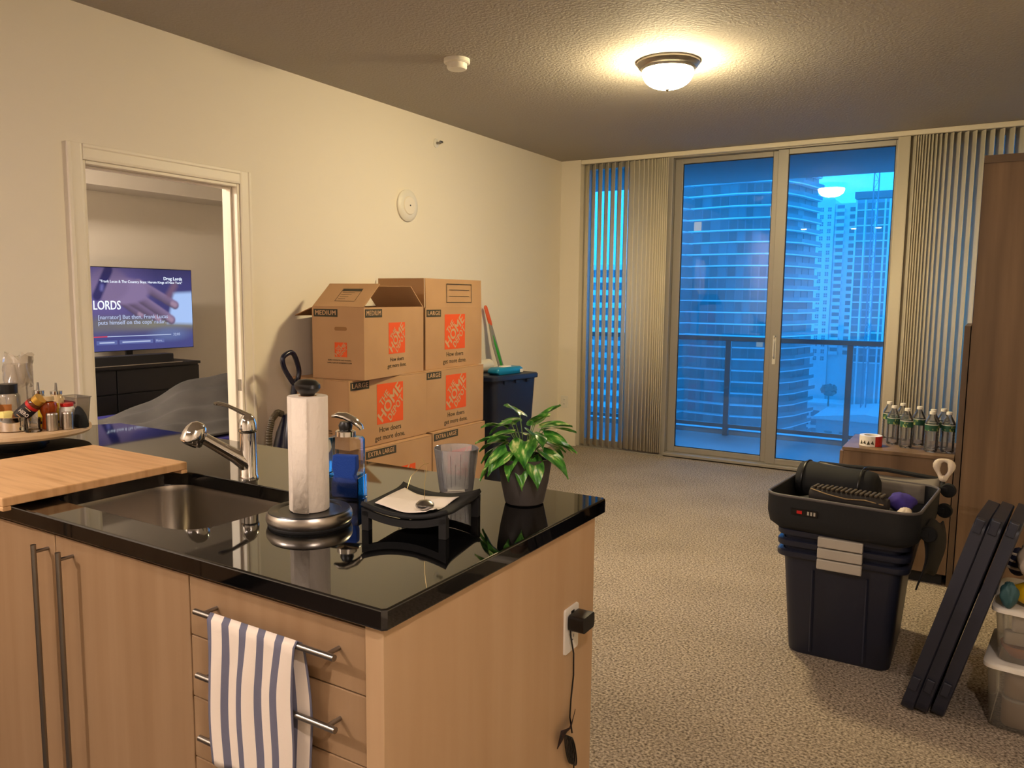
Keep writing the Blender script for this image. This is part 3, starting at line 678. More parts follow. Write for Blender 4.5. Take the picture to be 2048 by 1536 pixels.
# steel bowl
sb = thing('steel_bowl', 'small polished steel bowl holding a tilted sauce bottle', 'bowl', on(.055, -.035))
MB().lathe([(0, .001), (.048, .001), (.052, .003), (.055, .050), (.057, .052), (.0545, .052), (.051, .006), (0, .005)], 40).build('bowl', 'chrome', sb)
st = thing('cheese_wedge', 'pale yellow packet crumpled inside the steel bowl', 'packet', on(.042, -.045))
MB().loft([[(x*.9, y, .006) for x, y in rrect(.05, .05, .01, 2)], [(x+.004, y, .035) for x, y in rrect(.05, .055, .01, 2)], [(x*.5-.012, y*.7, .066) for x, y in rrect(.05, .05, .01, 2)]]).build('packet', 'pale_yellow', st, smooth=30)
# tilted bottle
bt = thing('sauce_bottle', 'amber steak sauce bottle with dark label lying tilted in the bowl', 'bottle', on(.062, -.03))
TM = Matrix.Translation((-.018, .0, .014)) @ Matrix.Rotation(math.radians(-14), 4, 'Z') @ Matrix.Rotation(math.radians(46), 4, 'X').inverted() @ Matrix.Rotation(math.radians(22), 4, 'Y')
TM = Matrix.Translation((-.02, -.012, .016)) @ Vector((.62, .42, .66)).normalized().to_track_quat('Z', 'Y').to_matrix().to_4x4()
MB().lathe([(0, 0), (.010, 0), (.012, .018), (.018, .035), (.0245, .045), (.0245, .120), (.022, .126), (0, .127)], 24, TM).build('glass_body', 'amber', bt)
MB().lathe([(.0250, .050), (.0250, .112)], 24, TM, cap=False).build('label', 'brown_label', bt, label='dark brown paper label')
MB().lathe([(.0253, .104), (.0253, .116)], 24, TM, cap=False).build('label_band', 'red_plastic', bt)
MB().lathe([(0, .127), (.021, .127), (.021, .148), (0, .148)], 24, TM).build('cap', 'gold_cap', bt)
ax_ = (TM.to_3x3() @ Vector((0, 0, 1))).normalized(); ctr = TM @ Vector((0, 0, .080)); nv_ = Vector((0, 0, 1.44))-(Vector(bt.location)+ctr); nv_ = (nv_-ax_*nv_.dot(ax_)).normalized()
for s_, sz, off, ft in (('HERO', .020, 0, .034),):
    text(s_, sz, frame(ctr+ax_*off+nv_*.0256, ax_.cross(nv_), ax_), 'paper', bt, bold=.01, depth=.0002, fit=ft)
for off, hw in ((.020, .011), (-.018, .013)):
    MB().box(-hw, hw, -.0016, .0016, 0, .0003, frame(ctr+ax_*off+nv_*.0254, ax_.cross(nv_), ax_)).build('label_print', 'print_kraft', bt, smooth=0)
jar('salt_jar', 'glass jar of white salt with black lid at the turntable edge', 'jar', (-.075, -.095), (('jar', [(0, .001), (.036, .001), (.038, .004), (.038, .078), (.030, .088), (0, .088)], 'salt'), ('lid', [(0, .0882), (.031, .0882), (.031, .122), (0, .122)], 'black_plastic')))
t = jar('spice_jar', 'clear jar with tall black lid and brown kraft label', 'jar', (-.075, .015), (('jar', [(0, .001), (.036, .001), (.038, .004), (.038, .105), (.031, .116), (0, .116)], 'plastic_film'), ('lid', [(0, .1162), (.032, .1162), (.032, .150), (0, .150)], 'black_plastic')))
m = MB(); m.grid(lambda u, v: (.0384*math.cos(-1.3+u*1.1), .0384*math.sin(-1.3+u*1.1), .03+.05*v), 8, 1).build('label', 'kraft_label', t, label='brown kraft label')
def cruet(name, label, pos, m_liq):
    t = jar(name, label, 'bottle', pos, (('bottle', [(0, .001), (.028, .001), (.03, .004), (.03, .085), (.020, .098), (.018, .108), (0, .108)], m_liq), ('collar', [(0, .1082), (.020, .1082), (.020, .120), (.012, .122), (0, .122)], 'chrome'), ('pour_spout', [(0, .1222), (.005, .1222), (.003, .150), (0, .150)], 'nickel')))
    return t
cruet('oil_cruet', 'glass oil cruet with steel pour spout beside the spice jar', (-.045, .105), 'plastic_film')
cruet('vinegar_cruet', 'golden vinegar cruet with steel pour spout behind the sauce bottle', (.02, .135), 'oil')
tb = thing('tall_clear_canister', 'tall clear plastic canister holding a crumpled bag', 'canister', on(-.135, .085))
MB().loft([[(x, y, z) for x, y in rrect(.075, .075, .012, 3)] for z in (.001, .215)], True, False).build('canister', 'plastic_film', tb, smooth=35)
def bagfn(u, v):
    a = 2*PI*u; r = .040+.010*math.sin(3*a+5*v)+.012*v*math.sin(2*a+1); return (r*math.cos(a)*1.05, r*math.sin(a), .135+.115*v+.010*math.sin(4*a))
MB().grid(bagfn, 24, 8).build('plastic_bag', 'plastic_film', tb)
cp = jar('glass_cup', 'small clear glass cup on the turntable rim', 'glass', (.135, -.010), (('cup', [(0, .001), (.026, .001), (.027, .004), (.021, .010), (.024, .048), (.0225, .048), (.0195, .014), (0, .012)], 'clear_plastic'),))
yb = thing('mustard_box', 'small yellow box standing behind the sauce bottle', 'box', on(.075, .075), rz=.5)
bx(-.03, .03, -.016, .016, .0005, .085).build('carton', 'yellow_label', yb, smooth=0, bevel=.002); bx(-.0302, .0302, -.0163, .0163, .012, .022).build('print_band', 'black_matte', yb, smooth=0)
jar('honey_bottle', 'squeeze bottle of amber honey beside the yellow box', 'bottle', (.118, .052), (('bottle', [(0, .001), (.020, .001), (.022, .004), (.019, .045), (.025, .062), (.030, .080), (.026, .094), (.012, .100), (0, .100)], 'honey'), ('cap', [(0, .1002), (.020, .1002), (.020, .116), (0, .117)], 'oil')))
for k, p in enumerate(((.162, .040), (.178, .085))):
    jar('steel_shaker', 'brushed steel cylindrical shaker standing on the turntable', 'shaker', p, (('body', [(0, .001), (.0185, .001), (.0185, .056), (0, .056)], 'steel'), ('lid', [(0, .0562), (.0185, .0562), (.017, .0615), (0, .0625)], 'steel')), group='steel shakers')
t = jar('red_lid_bottle', 'white plastic bottle with red snap lid behind the shakers', 'bottle', (.128, .112), (('bottle', [(0, .001), (.024, .001), (.026, .004), (.026, .064), (.020, .074), (0, .075)], 'white_plastic'), ('lid', [(0, .0752), (.021, .0752), (.021, .086), (0, .087)], 'red_plastic')))
bl = thing('black_pouch', 'small black pouch slumped at the turntable edge', 'pouch', on(.175, .135))
MB().loft([[(x+dx, y, z) for x, y in rrect(a, b_, .012, 3)] for a, b_, z, dx in ((.046, .036, .0005, 0), (.050, .038, .012, 0), (.040, .032, .045, -.006), (.026, .02, .066, -.012), (.012, .008, .074, -.016))]).build('pouch', 'black_fabric', bl, smooth=50)
ct = thing('plastic_tub', 'translucent square plastic tub at the back of the turntable', 'tub', on(.07, .178))
MB().loft([[(x, y, z) for x, y in rrect(a, a*.55, .01, 3)] for a, z in ((.085, .001), (.105, .098), (.115, .100))], True, False).build('tub', 'plastic_film', ct, smooth=35, solid=.0012)
bx(-.04, .045, -.030, -.0285, .078, .087).build('printed_stripe', mat('maroon', (92, 40, 40), .6), ct, smooth=0)
pg = jar('purple_grinder', 'small grinder with purple top near the salt jar', 'grinder', (.0, -.125), (('body', [(0, .001), (.020, .001), (.017, .03), (0, .03)], 'clear_plastic'), ('top', [(0, .0302), (.018, .0302), (.020, .05), (.012, .056), (0, .056)], 'purple_cloth')))
# ------------------------------------------------------------------ cardboard moving boxes
def face_front(D): return lambda u, z: frame((D/2+.0012, u, z), (0, 1, 0), (0, 0, 1))      # +x face, u along y
def face_near(L): return lambda u, z: frame((u, -L/2-.0012, z), (1, 0, 0), (0, 0, 1))       # -y face, u along x
def panel(M, w, h, m, parent, name): return MB().box(-w/2, w/2, -h/2, h/2, -.0010, .0, M).build(name, m, parent, smooth=0)
def logo(fm, u, z, s, parent):
    M = fm(u, z); p = panel(M, s, s, 'print_orange', parent, 'orange_logo')
    R45 = Matrix.Rotation(PI/4, 4, 'Z')
    k = 1.0
    for body, sz, off, along, ft in (('THE', .25*s, .255*s, -.06*s, .42*s), ('HOME', .39*s, .01*s, 0, 1.12*s), ('DEPOT', .26*s, -.255*s, .03*s, .74*s)):
        t = text(body, sz, M @ R45 @ Matrix.Translation((along, off, .0003)), 'print_kraft', p, bold=.030, depth=.0002, space=1.08, fit=ft)
    return p
def size_label(fm, u0, z, body, h, parent):
    w = {'MEDIUM': 5.6, 'LARGE': 5.0, 'EXTRA LARGE': 8.6}[body]*h
    p = panel(fm(u0+w/2, z), w, h*1.5, 'print_dark', parent, 'size_label')
    text(body, h*1.25, fm(u0+w/2, z) @ Matrix.Translation((0, 0, .0003)), 'print_kraft', p, bold=.022, depth=.0002, space=1.10, fit=w*.86)
def carton(name, label, D, L, H, loc, size, rz=0, open_top=False, logo_s=.235, logo_z=.6, logo_u=.0, near=True):
    t = thing(name, label, 'box', loc, rz, group='moving boxes stacked by the wall')
    w = .005
    if open_top:
        m = MB(); m.box(-D/2, D/2, -L/2, -L/2+w, 0, H); m.box(-D/2, D/2, L/2-w, L/2, 0, H); m.box(-D/2, -D/2+w, -L/2+w, L/2-w, 0, H); m.box(D/2-w, D/2, -L/2+w, L/2-w, 0, H); m.box(-D/2+w, D/2-w, -L/2+w, L/2-w, 0, w)
        m.build('body', 'cardboard', t, smooth=0)
    else:
        bx(-D/2, D/2, -L/2, L/2, 0, H-.006).build('body', 'cardboard', t, smooth=0, bevel=.004)
        for s in (-1, 1): bx(.001 if s > 0 else -D/2, D/2 if s > 0 else -.001, -L/2, L/2, H-.0058, H).build('flap', 'cardboard', t, smooth=0, bevel=.002)
        bx(-.025, .025, -L/2-.001, L/2+.001, H+.0002, H+.0006).build('tape', 'packing_tape', t, smooth=0)
        bx(-.025, .025, -L/2-.0010, -L/2-.0004, H-.06, H).build('tape', 'packing_tape', t, smooth=0)
    ff, fn_ = face_front(D), face_near(L)
    size_label(ff, -L/2+.012, H-.035, size, .032, t)
    logo(ff, logo_u*L, H*logo_z, logo_s, t)
    zt = H*logo_z-logo_s/2
    text('How doers', logo_s*.185, ff(logo_u*L, zt-.035), 'print_dark', t)
    text('get more done.', logo_s*.185, ff(logo_u*L, zt-.035-logo_s*.2), 'print_dark', t)
    if near:
        size_label(fn_, -D/2+.012, H-.035, size, .030, t)
        logo(fn_, .02, H*.41, .085, t)
        text('SUPPLY ESTIMATES AND PACKING', .0105, fn_(.01, H*.41-.062), 'print_dark', t)
        text('SUPPLY LISTS AT HOMEDEPOT.COM', .0105, fn_(.01, H*.41-.078), 'print_dark', t)
        hs = MB().loft([[(x+.02, -L/2-.0004, H*.70+z) for x, z in rrect(.085, .022, .010, 4)], [(x+.02, -L/2-.0012, H*.70+z) for x, z in rrect(.085, .022, .010, 4)]]).build('hand_hole', 'cardboard_inside', t, smooth=0)
    return t
XB = XL+.02
carton('moving_box', 'extra large closed box at the base of the stack beside the vacuum', .47, .65, .545, (-3.30, 3.712, 0), 'EXTRA LARGE', logo_s=.30, logo_z=.44)
carton('moving_box', 'large closed box carrying the open medium box', .455, .725, .41, (-3.338, 3.675, .5465), 'LARGE', logo_s=.245, logo_z=.60)
mb_ = carton('moving_box', 'medium box with flaps half open, topmost beside the vacuum', .36, .69, .42, (-3.280, 3.694, .9577), 'MEDIUM', rz=math.radians(8.5), open_top=True, logo_s=.19, logo_z=.55, logo_u=.02)
carton('moving_box', 'extra large closed box at the base of the stack beside the bin', .46, .63, .545, (-3.325, 4.400, 0), 'EXTRA LARGE', logo_s=.30, logo_z=.44)
carton('moving_box', 'large closed box under the box with upright flaps', .43, .69, .41, (-3.340, 4.392, .5465), 'LARGE', logo_s=.24, logo_z=.60)
lb_ = carton('moving_box', 'large box with tall upright flaps, topmost beside the bin', .41, .67, .41, (-3.373, 4.437, .9577), 'LARGE', open_top=True, logo_s=.24, logo_z=.60)
def flap(t, w, h, M, m='cardboard'):
    return bx(-w/2, w/2, -.0025, .0025, 0, h, M).build('flap', m, t, smooth=0)
# medium box flaps: local dims D=.445 L=.69 H=.42
fl = flap(mb_, .355, .22, Matrix.Translation((0, -.342, .4205)) @ Matrix.Rotation(math.radians(-52), 4, 'X'))
FM = Matrix.Translation((0, -.342, .4205)) @ Matrix.Rotation(math.radians(-52), 4, 'X')
p_ = MB().add([(-.05, -.0032, .05), (.09, -.0032, .05), (.09, -.0032, .17), (-.05, -.0032, .17), (-.047, -.0032, .053), (.087, -.0032, .053), (.087, -.0032, .167), (-.047, -.0032, .167)], [(0, 1, 5, 4), (1, 2, 6, 5), (2, 3, 7, 6), (3, 0, 4, 7)], FM).build('printed_frame', 'print_dark', fl, smooth=0, keep=True)
MB().add([(-.045, -.0032, .145), (.087, -.0032, .145), (.087, -.0032, .166), (-.045, -.0032, .166)], [(0, 1, 2, 3)], FM).build('printed_band', 'print_dark', fl, smooth=0, keep=True)
for k in range(4): MB().add([(-.035, -.0032, .13-.02*k), (.05-.012*k, -.0032, .13-.02*k), (.05-.012*k, -.0032, .133-.02*k), (-.035, -.0032, .133-.02*k)], [(0, 1, 2, 3)], FM).build('printed_line', 'print_dark', fl, smooth=0, keep=True)
flap(mb_, .355, .20, Matrix.Translation((0, .342, .4205)) @ Matrix.Rotation(math.radians(50), 4, 'X'))
flap(mb_, .68, .135, Matrix.Translation((-.182, 0, .417)) @ Matrix.Rotation(PI/2, 4, 'Z') @ Matrix.Rotation(math.radians(-112), 4, 'X'), 'cardboard_inside')
# tall box flaps: D=.41 L=.67 H=.41
fl = flap(lb_, .66, .195, Matrix.Translation((.2025, 0, .4103)) @ Matrix.Rotation(PI/2, 4, 'Z') @ Matrix.Rotation(math.radians(-1.5), 4, 'X'))
flap(lb_, .39, .195, Matrix.Translation((0, -.3325, .4103)) @ Matrix.Rotation(math.radians(1), 4, 'X'))
def pframe(x, y0, y1, z0, z1, t):
    m = MB()
    for a, b_, c_, d_ in ((y0, y1, z0, z0+.004), (y0, y1, z1-.004, z1), (y0, y0+.004, z0, z1), (y1-.004, y1, z0, z1), (y0+.03, y1-.03, (2*z0+z1)/3, (2*z0+z1)/3+.003), (y0+.03, y1-.03, (z0+2*z1)/3, (z0+2*z1)/3+.003)): m.box(x, x+.0006, a, b_, c_, d_)
    return m.build('printed_form', 'print_dark', t, smooth=0)
pframe(.2062, -.10, .20, .445, .575, fl)

# ------------------------------------------------------------------ vacuum
vc = thing('carpet_cleaner', 'upright navy and black vacuum with loop handle beside the boxes', 'vacuum', (-3.41, 3.135, 0))
mat('navy_gloss', (20, 22, 46), .25); mat('hose_brown', (70, 58, 40), .6)
MB().loft([[(x, y, z) for x, y in rrect(a, b_, .03, 4)] for a, b_, z in ((.30, .28, .005), (.31, .29, .03), (.28, .26, .10), (.16, .2, .15))]).build('floor_head', 'navy_gloss', vc, smooth=50)
MB().loft([[(x+dx, y, z) for x, y in rrect(a, b_, .03, 4)] for a, b_, z, dx in ((.15, .19, .14, 0), (.17, .2, .3, 0), (.15, .18, .52, 0), (.11, .13, .66, 0), (.07, .06, .76, .0))]).build('motor_body', 'navy_gloss', vc, smooth=50)
MB().loft([[(x+.03+dx, y, z) for x, y in rrect(a, b_, .02, 3)] for a, b_, z, dx in ((.12, .15, .30, .03), (.13, .16, .40, .03), (.1, .13, .55, .02))]).build('dirt_tank', clear('smoke_plastic', (.35, .32, .28), 1, .05), vc)
MB().tube([(0, .02, .74), (-.0, .035, .85), (0, .055, .95)], .02, 12, radii=[.026, .021, .020], flat=.8).build('neck', 'navy_gloss', vc)
lp = [(0, .052, .93), (0, .083, .99), (0, .072, 1.05), (0, .040, 1.11), (0, .000, 1.112), (0, -.038, 1.085), (0, -.028, 1.03), (0, .012, .97)]
sm = []
for i in range(len(lp)):
    p0, p1, p2, p3 = [Vector(lp[(i+k) % len(lp)]) for k in (-1, 0, 1, 2)]
    for s in range(4):
        q = s/4; sm.append(tuple(.5*((2*p1)+(-p0+p2)*q+(2*p0-5*p1+4*p2-p3)*q*q+(-p0+3*p1-3*p2+p3)*q**3)))
MB().tube(sm, .0145, 10, closed=True).build('loop_handle', 'navy_gloss', vc)
hp = [(-.03, -.02, .76), (-.035, -.055, .775), (-.035, -.095, .74), (-.035, -.118, .66), (-.035, -.125, .55), (-.035, -.125, .42), (-.03, -.11, .30), (.0, -.09, .22)]
hs = []
for i in range(len(hp)-1):
    for s in range(14): hs.append(tuple(Vector(hp[i]).lerp(Vector(hp[i+1]), s/14)))
MB().tube(hs, .02, 10, radii=[.0195 if (i//1) % 2 else .0165 for i in range(len(hs))]).build('hose', 'hose_brown', vc, smooth=20)
MB().cyl((.085, -.10, .55), (.085, .0, .64), .005, n=8).build('brush_wand', mat('tan_wand', (196, 140, 80), .5), vc)

# ------------------------------------------------------------------ bin with things on it
tb_ = thing('trash_bin', 'tall navy plastic bin standing beyond the moving boxes', 'bin', (-3.325, 5.262, 0), rz=math.radians(-8))
MB().loft([[(x, y, z) for x, y in rrect(a, b_, .05, 4)] for a, b_, z in ((.29, .44, .0), (.30, .45, .01), (.365, .535, .80))], True, False).build('body', 'navy_bin', tb_, smooth=50)
MB().loft([[(x, y, z) for x, y in rrect(a, b_, .05, 4)] for a, b_, z in ((.375, .545, .80), (.40, .572, .805), (.40, .575, .832), (.385, .56, .842))], True, True).build('lid', 'navy_bin', tb_, smooth=40)
for s in (-.14, 0, .14): bx(.182, .196, s-.02, s+.02, .775, .7995).build('rim_rib', 'navy_bin', tb_, smooth=0)
wp = thing('wipes_pack', 'bright blue soft pack of wet wipes lying on the bin lid', 'wipes', (-3.245, 5.235, .8425), rz=math.radians(-6))
MB().loft([[(x, y, z) for x, y in rrect(a, b_, .02, 4)] for a, b_, z in ((.10, .30, .0005), (.115, .335, .018), (.112, .33, .04), (.09, .29, .056))]).build('pack', 'wipes_blue', wp, smooth=50, bevel=.006)
MB().loft([[(x-.005, y, z) for x, y in rrect(a, b_, .03, 5)] for a, b_, z in ((.065, .12, .0562), (.06, .112, .063))]).build('flip_lid', 'white_plastic', wp)
bx(.0575, .0580, .115, .155, .008, .034).build('printed_code', 'white_plastic', wp, smooth=0)
br = thing('bubble_wrap_roll', 'roll of white bubble wrap lying behind the wipes', 'bubble wrap', (-3.445, 5.16, .8427), rz=math.radians(-8))
ring = [(.052*math.cos(2*PI*i/28), .052*math.sin(2*PI*i/28)) for i in range(28)]
MB().loft([[(x, y0, z+.053) for x, z in ring] for y0 in (-.17, .12)]).build('roll', mat('bubble', (214, 206, 188), .35), br, smooth=50)
gt = thing('grabber_tool', 'grey and green reacher tool with orange tip leaning on the wall', 'grabber', (-3.46, 5.47, .0))
gM = frame((0, 0, 0), (1, 0, 0), (0, 1, 0))
def gp(t, o=0): a = Vector((.02, .04, .850)); b_ = Vector((-.088, -.075, 1.375)); return tuple(a.lerp(b_, t)+Vector((0, o, 0)))
MB().tube([gp(.0), gp(.72)], .017, 10, flat=.6).build('shaft', 'grey_handle', gt)
MB().tube([gp(.0, -.045), gp(.40, -.045), gp(.72, -.008)], .014, 10, flat=.6).build('shaft', 'grey_handle', gt)
MB().tube([gp(.69), gp(.75), gp(.97), gp(1.0)], .012, 12, radii=[.018, .021, .019, .010], flat=.7).build('tip', 'orange_plastic', gt)
MB().tube([gp(.05, -.018), gp(.25, -.018), gp(.45, -.016), gp(.58, -.006)], .012, 12, radii=[.020, .026, .016, .006], flat=.6).build('trigger_arm', 'green_plastic', gt)

# ------------------------------------------------------------------ bedroom
dr = thing('dresser', 'black chest of drawers against the grey bedroom wall', 'dresser', (-6.27, 3.75, 0))
mat('black_brown', (13, 11, 11), .5)
bx(-.225, .20, -.80, .77, .0, .825).build('body', 'black_brown', dr, smooth=0); bx(-.225, .225, -.81, .78, .826, .85).build('top', 'black_brown', dr, smooth=0, bevel=.002)
for r in range(4):
    for a, b_ in ((-.795, -.02), (-.01, .765)): bx(.201, .219, a, b_, .03+.198*r, .22+.198*r).build('drawer', 'black_brown', dr, smooth=0, bevel=.002)
sbn = bx(-.06, .06, -.48, .48, 0, .08).build('soundbar', 'black_matte', smooth=0, bevel=.006); sbn.location = (-6.118, 3.79, .8505); tag(sbn, 'long black soundbar under the television', 'soundbar')
bx(-.02, .02, -.02, .02, 0, .002).build('foot', 'rubber', sbn, smooth=0)
gs = bx(-.003, .003, -.47, .56, 0, .006).build('steel_ruler', 'steel', smooth=0); gs.location = (-6.052, 3.79, .8506); tag(gs, 'thin pale metal strip along the dresser top edge', 'strip')
TVX, TY0, TY1, TZ0, TZ1 = -6.25, 3.387, 4.617, .958, 1.662
tv = thing('television', 'flat television showing a documentary paused on a hand', 'television', (TVX, (TY0+TY1)/2, .8503))
def tl(z): return z-.8503
HW = (TY1-TY0)/2
bx(-.035, -.001, -HW, HW, tl(TZ0), tl(TZ1)).build('housing', 'black_plastic', tv, smooth=0, bevel=.003)
bx(-.10, .06, -.14, .14, 0.0, .008).build('stand_foot', 'black_plastic', tv, smooth=0); bx(-.05, -.03, -.03, .03, .008, tl(TZ0)+.03).build('stand_neck', 'black_plastic', tv, smooth=0)
def screen():
    nx, nz = 180, 103; wv, hv = 2*HW-.012, (TZ1-TZ0)-.012
    def cap(px, py, ax_, ay, bx_, by, r):
        dx, dy = bx_-ax_, by-ay; t = max(0, min(1, ((px-ax_)*dx+(py-ay)*dy)/(dx*dx+dy*dy))); d = math.hypot(px-ax_-t*dx, py-ay-t*dy); return d-r, t
    def ss(d, s): return max(0., min(1., .5-d/s))
    def col(u, v):
        # u 0..1.75 (aspect), v 0 bottom..1 top, image coordinates in screen heights
        x, y = u*1.75, v
        c_ = [.045, .045, .19]
        def mix(k, a): 
            for i in range(3): c_[i] += (k[i]-c_[i])*a
        mix((.16, .12, .34), ss(math.hypot((x-.55)/.5, (y-.75)/.45)-1, .9)*.8)
        mix((.16, .15, .17), ss(abs(y-.30)-.10, .10)*ss(.35-x, .2)*.95)
        mix((.23, .22, .17), ss(abs(y-.31)-.05, .08)*ss(.9-x, .5)*.8)
        mix((.42, .60, 1.0), ss(max(1.42+.22*(y-.45)-x-.0, y-.72+.05*(1.75-x), .30-y+.05*(1.75-x)), .05))
        mix((.06, .07, .26), ss(y-.22, .12)*.85)
        mix((.14, .20, .42), ss(math.hypot((x-1.42)/.25, (y-.18)/.08)-1, .9)*.7)
        def finger(a, b_, c2, d2, r, base=(.24, .17, .32)):
            d, t = cap(x, y, a, b_, c2, d2, r)
            n = ((x-a)*(-(d2-b_))+(y-b_)*(c2-a))/math.hypot(c2-a, d2-b_)/r
            sh = .72+.35*max(-1, min(1, n)); k = tuple(base[i]*sh for i in range(3)); mix(k, ss(d, .02))
            d2_, _ = cap(x, y, a+(c2-a)*.93, b_+(d2-b_)*.93, c2, d2, r*.55); mix((.42, .28, .40), ss(d2_, .03)*.8)
        finger(.78, .60, 1.02, .43, .050); finger(.80, .66, 1.26, .38, .055); finger(.86, .74, 1.44, .36, .058); finger(1.0, .82, 1.50, .55, .055)
        mix((.25, .18, .35), ss(math.hypot((x-.80)/.34, (y-.72)/.16)-1, .25)); mix((.21, .15, .30), ss(math.hypot((x-.62)/.25, (y-.80)/.2)-1, .3)*.8)
        d, t = cap(x, y, .62, .97, .47, .66, .055); mix((.02, .02, .13), ss(d, .03))
        d, t = cap(x, y, .535, .78, .53, .74, .02); mix((.14, .14, .42), ss(d, .04))
        d, t = cap(x, y, 1.50, .80, 1.42, .68, .045); mix((.20, .11, .18), ss(d, .06)*.8)
        vg = .55+.45*min(1, (1-v)*4+.25)
        return tuple(max(0, q*vg) for q in c_)
    m = MB().grid(lambda i, j: (.0004, -wv/2+wv*i, tl(TZ0)+.006+hv*j), nx, nz)
    me = bpy.data.meshes.new('screen'); me.from_pydata(m.v, [], m.f); at = me.color_attributes.new('picture', 'FLOAT_COLOR', 'POINT')
    dat = []
    for j in range(nz+1):
        for i in range(nx+1): dat += [*col(i/nx, j/nz), 1.0]
    at.data.foreach_set('color', dat)
    ms = bpy.data.materials.new('tv_picture'); ms.use_nodes = True; nt = ms.node_tree; b_ = nt.nodes['Principled BSDF']; b_.inputs['Base Color'].default_value = (.005, .005, .005, 1); b_.inputs['Roughness'].default_value = .25
    vcn = nt.nodes.new('ShaderNodeVertexColor'); vcn.layer_name = 'picture'; nt.links.new(vcn.outputs[0], b_.inputs['Emission Color']); b_.inputs['Emission Strength'].default_value = .6
    ms.cycles.emission_sampling = 'NONE'
    me.materials.append(ms); o = bpy.data.objects.new('screen', me); COL.objects.link(o); o.parent = tv; o['label'] = 'lit screen with a hand on a table'
    return o
scr = screen()
glow('tv_white', (.82, .90, 1.0), .8, False); glow('tv_soft', (.52, .60, .85), .6, False); glow('tv_red', (.8, .06, .08), .7, False); glow('tv_button', (.10, .12, .30), .8, False)
def tvt(body, size, y, v, m='tv_white', align='LEFT', bold=.0, width=1):
    z = tl(TZ0)+.006+v*(TZ1-TZ0-.012); text(body, size, frame((.0012, -HW+y, z), (0, 1, 0), (0, 0, 1)), m, scr, align=align, bold=bold, depth=.0001, width=width)
tvt('DRUG LORDS', .105, .535, .545, bold=.018, align='RIGHT', width=.74)
tvt('[narrator] But then, Frank Lucas', .049, .33, .405, 'tv_soft', bold=.012); tvt("puts himself on the cops' radar...", .049, .33, .34, 'tv_soft', bold=.012)
tvt('Drug Lords', .040, 1.13, .885, align='RIGHT', bold=.02); tvt('"Frank Lucas & The Country Boys: Heroin Kings of New York"', .030, 1.13, .835, align='RIGHT', bold=.012)
def tvb(y0, y1, v0, v1, m, name, x=.0009):
    z = tl(TZ0)+.006; hh = TZ1-TZ0-.012; bx(.0006, x, -HW+y0, -HW+y1, z+v0*hh, z+v1*hh).build(name, m, scr, smooth=0)
tvb(.10, .405, .168, .178, 'tv_red', 'progress_bar'); tvb(.405, 1.0, .168, .178, 'tv_soft', 'progress_bar'); tvt('32:05', .032, 1.02, .172, 'tv_soft', bold=.01)
for a, b_, s_ in ((.31, .49, ''), (.51, .82, ''), (.84, .93, 'More...')):
    tvb(a, b_, .075, .125, 'tv_button', 'menu_button')
    if s_: tvt(s_, .026, (a+b_)/2, .10, 'tv_soft', align='CENTER')
    else: tvb(a+.025, b_-.025, .092, .108, 'tv_soft', 'menu_text', .0012)
bd = thing('bed', 'bed with a blue sheet seen through the doorway', 'bed', (-5.1, 3.4, 0))
bx(-.72, .85, -1.0, .9, .0, .22).build('base', 'black_matte', bd, smooth=0); MB().loft([[(x+.065, y-.05, z) for x, y in rrect(1.57, 1.9, .08, 4)] for z in (.2202, .30, .50)]).build('mattress', 'blue_sheet', bd, smooth=50, bevel=.02)
def comf(u, v):
    x = -.36+1.15*u; y = -.42+1.25*v
    h = .515+.30*math.exp(-((u-.42)/.34)**2)*(1/(1+math.exp(-(v-.36)*9)))+.02*math.sin(14*u+6*v)*math.sin(11*v+2)+.012*math.sin(31*u-17*v)
    e = min(u, 1-u, v, 1-v); h = .508+(h-.508)*min(1, e/.12)
    return (x, y, h)
cf = MB().grid(comf, 60, 60).build('comforter', 'comforter', smooth=80, solid=.012); cf.location = (bd.location.x, bd.location.y, .012); tag(cf, 'rumpled grey pintuck comforter heaped on the bed', 'comforter')

# ------------------------------------------------------------------ wooden furniture near the window
lc = thing('low_cabinet', 'low walnut cabinet carrying the water bottles', 'cabinet', (-.36, 4.655, 0))
bx(-.257, .257, -.225, .23, .06, .652).build('body', 'walnut', lc, smooth=0); bx(-.262, .258, -.235, .235, .653, .671).build('top', 'walnut', lc, smooth=0, bevel=.0015)
bx(-.24, .24, -.20, .2, 0, .0598).build('plinth', 'black_matte', lc, smooth=0)
bx(-.275, -.258, -.223, .005, .07, .648).build('door', 'walnut', lc, smooth=0, bevel=.001); bx(-.275, -.258, .008, .228, .07, .648).build('door', 'walnut', lc, smooth=0, bevel=.001)
pn = bx(0, .026, 0, .60, 0, 1.327).build('bookcase_side', 'walnut_edge', smooth=0, bevel=.001); pn.location = (-.0985, 4.43, 0); tag(pn, 'narrow upright walnut panel between the low cabinet and wardrobe', 'panel')
wd = thing('wardrobe', 'tall walnut wardrobe standing beside the low cabinet', 'wardrobe', (.27, 4.72, 0))
bx(-.335, .47, -.30, .30, .06, 2.10).build('body', 'walnut', wd, smooth=0); bx(-.338, .475, -.303, .303, 2.101, 2.137).build('top', 'walnut_edge', wd, smooth=0); bx(-.31, .45, -.27, .27, 0, .0598).build('plinth', 'black_matte', wd, smooth=0)
for a, b_ in ((-.298, -.002), (.002, .298)): bx(-.338, -.3355, a, b_, .07, 2.095).build('door', 'walnut', wd, smooth=0)
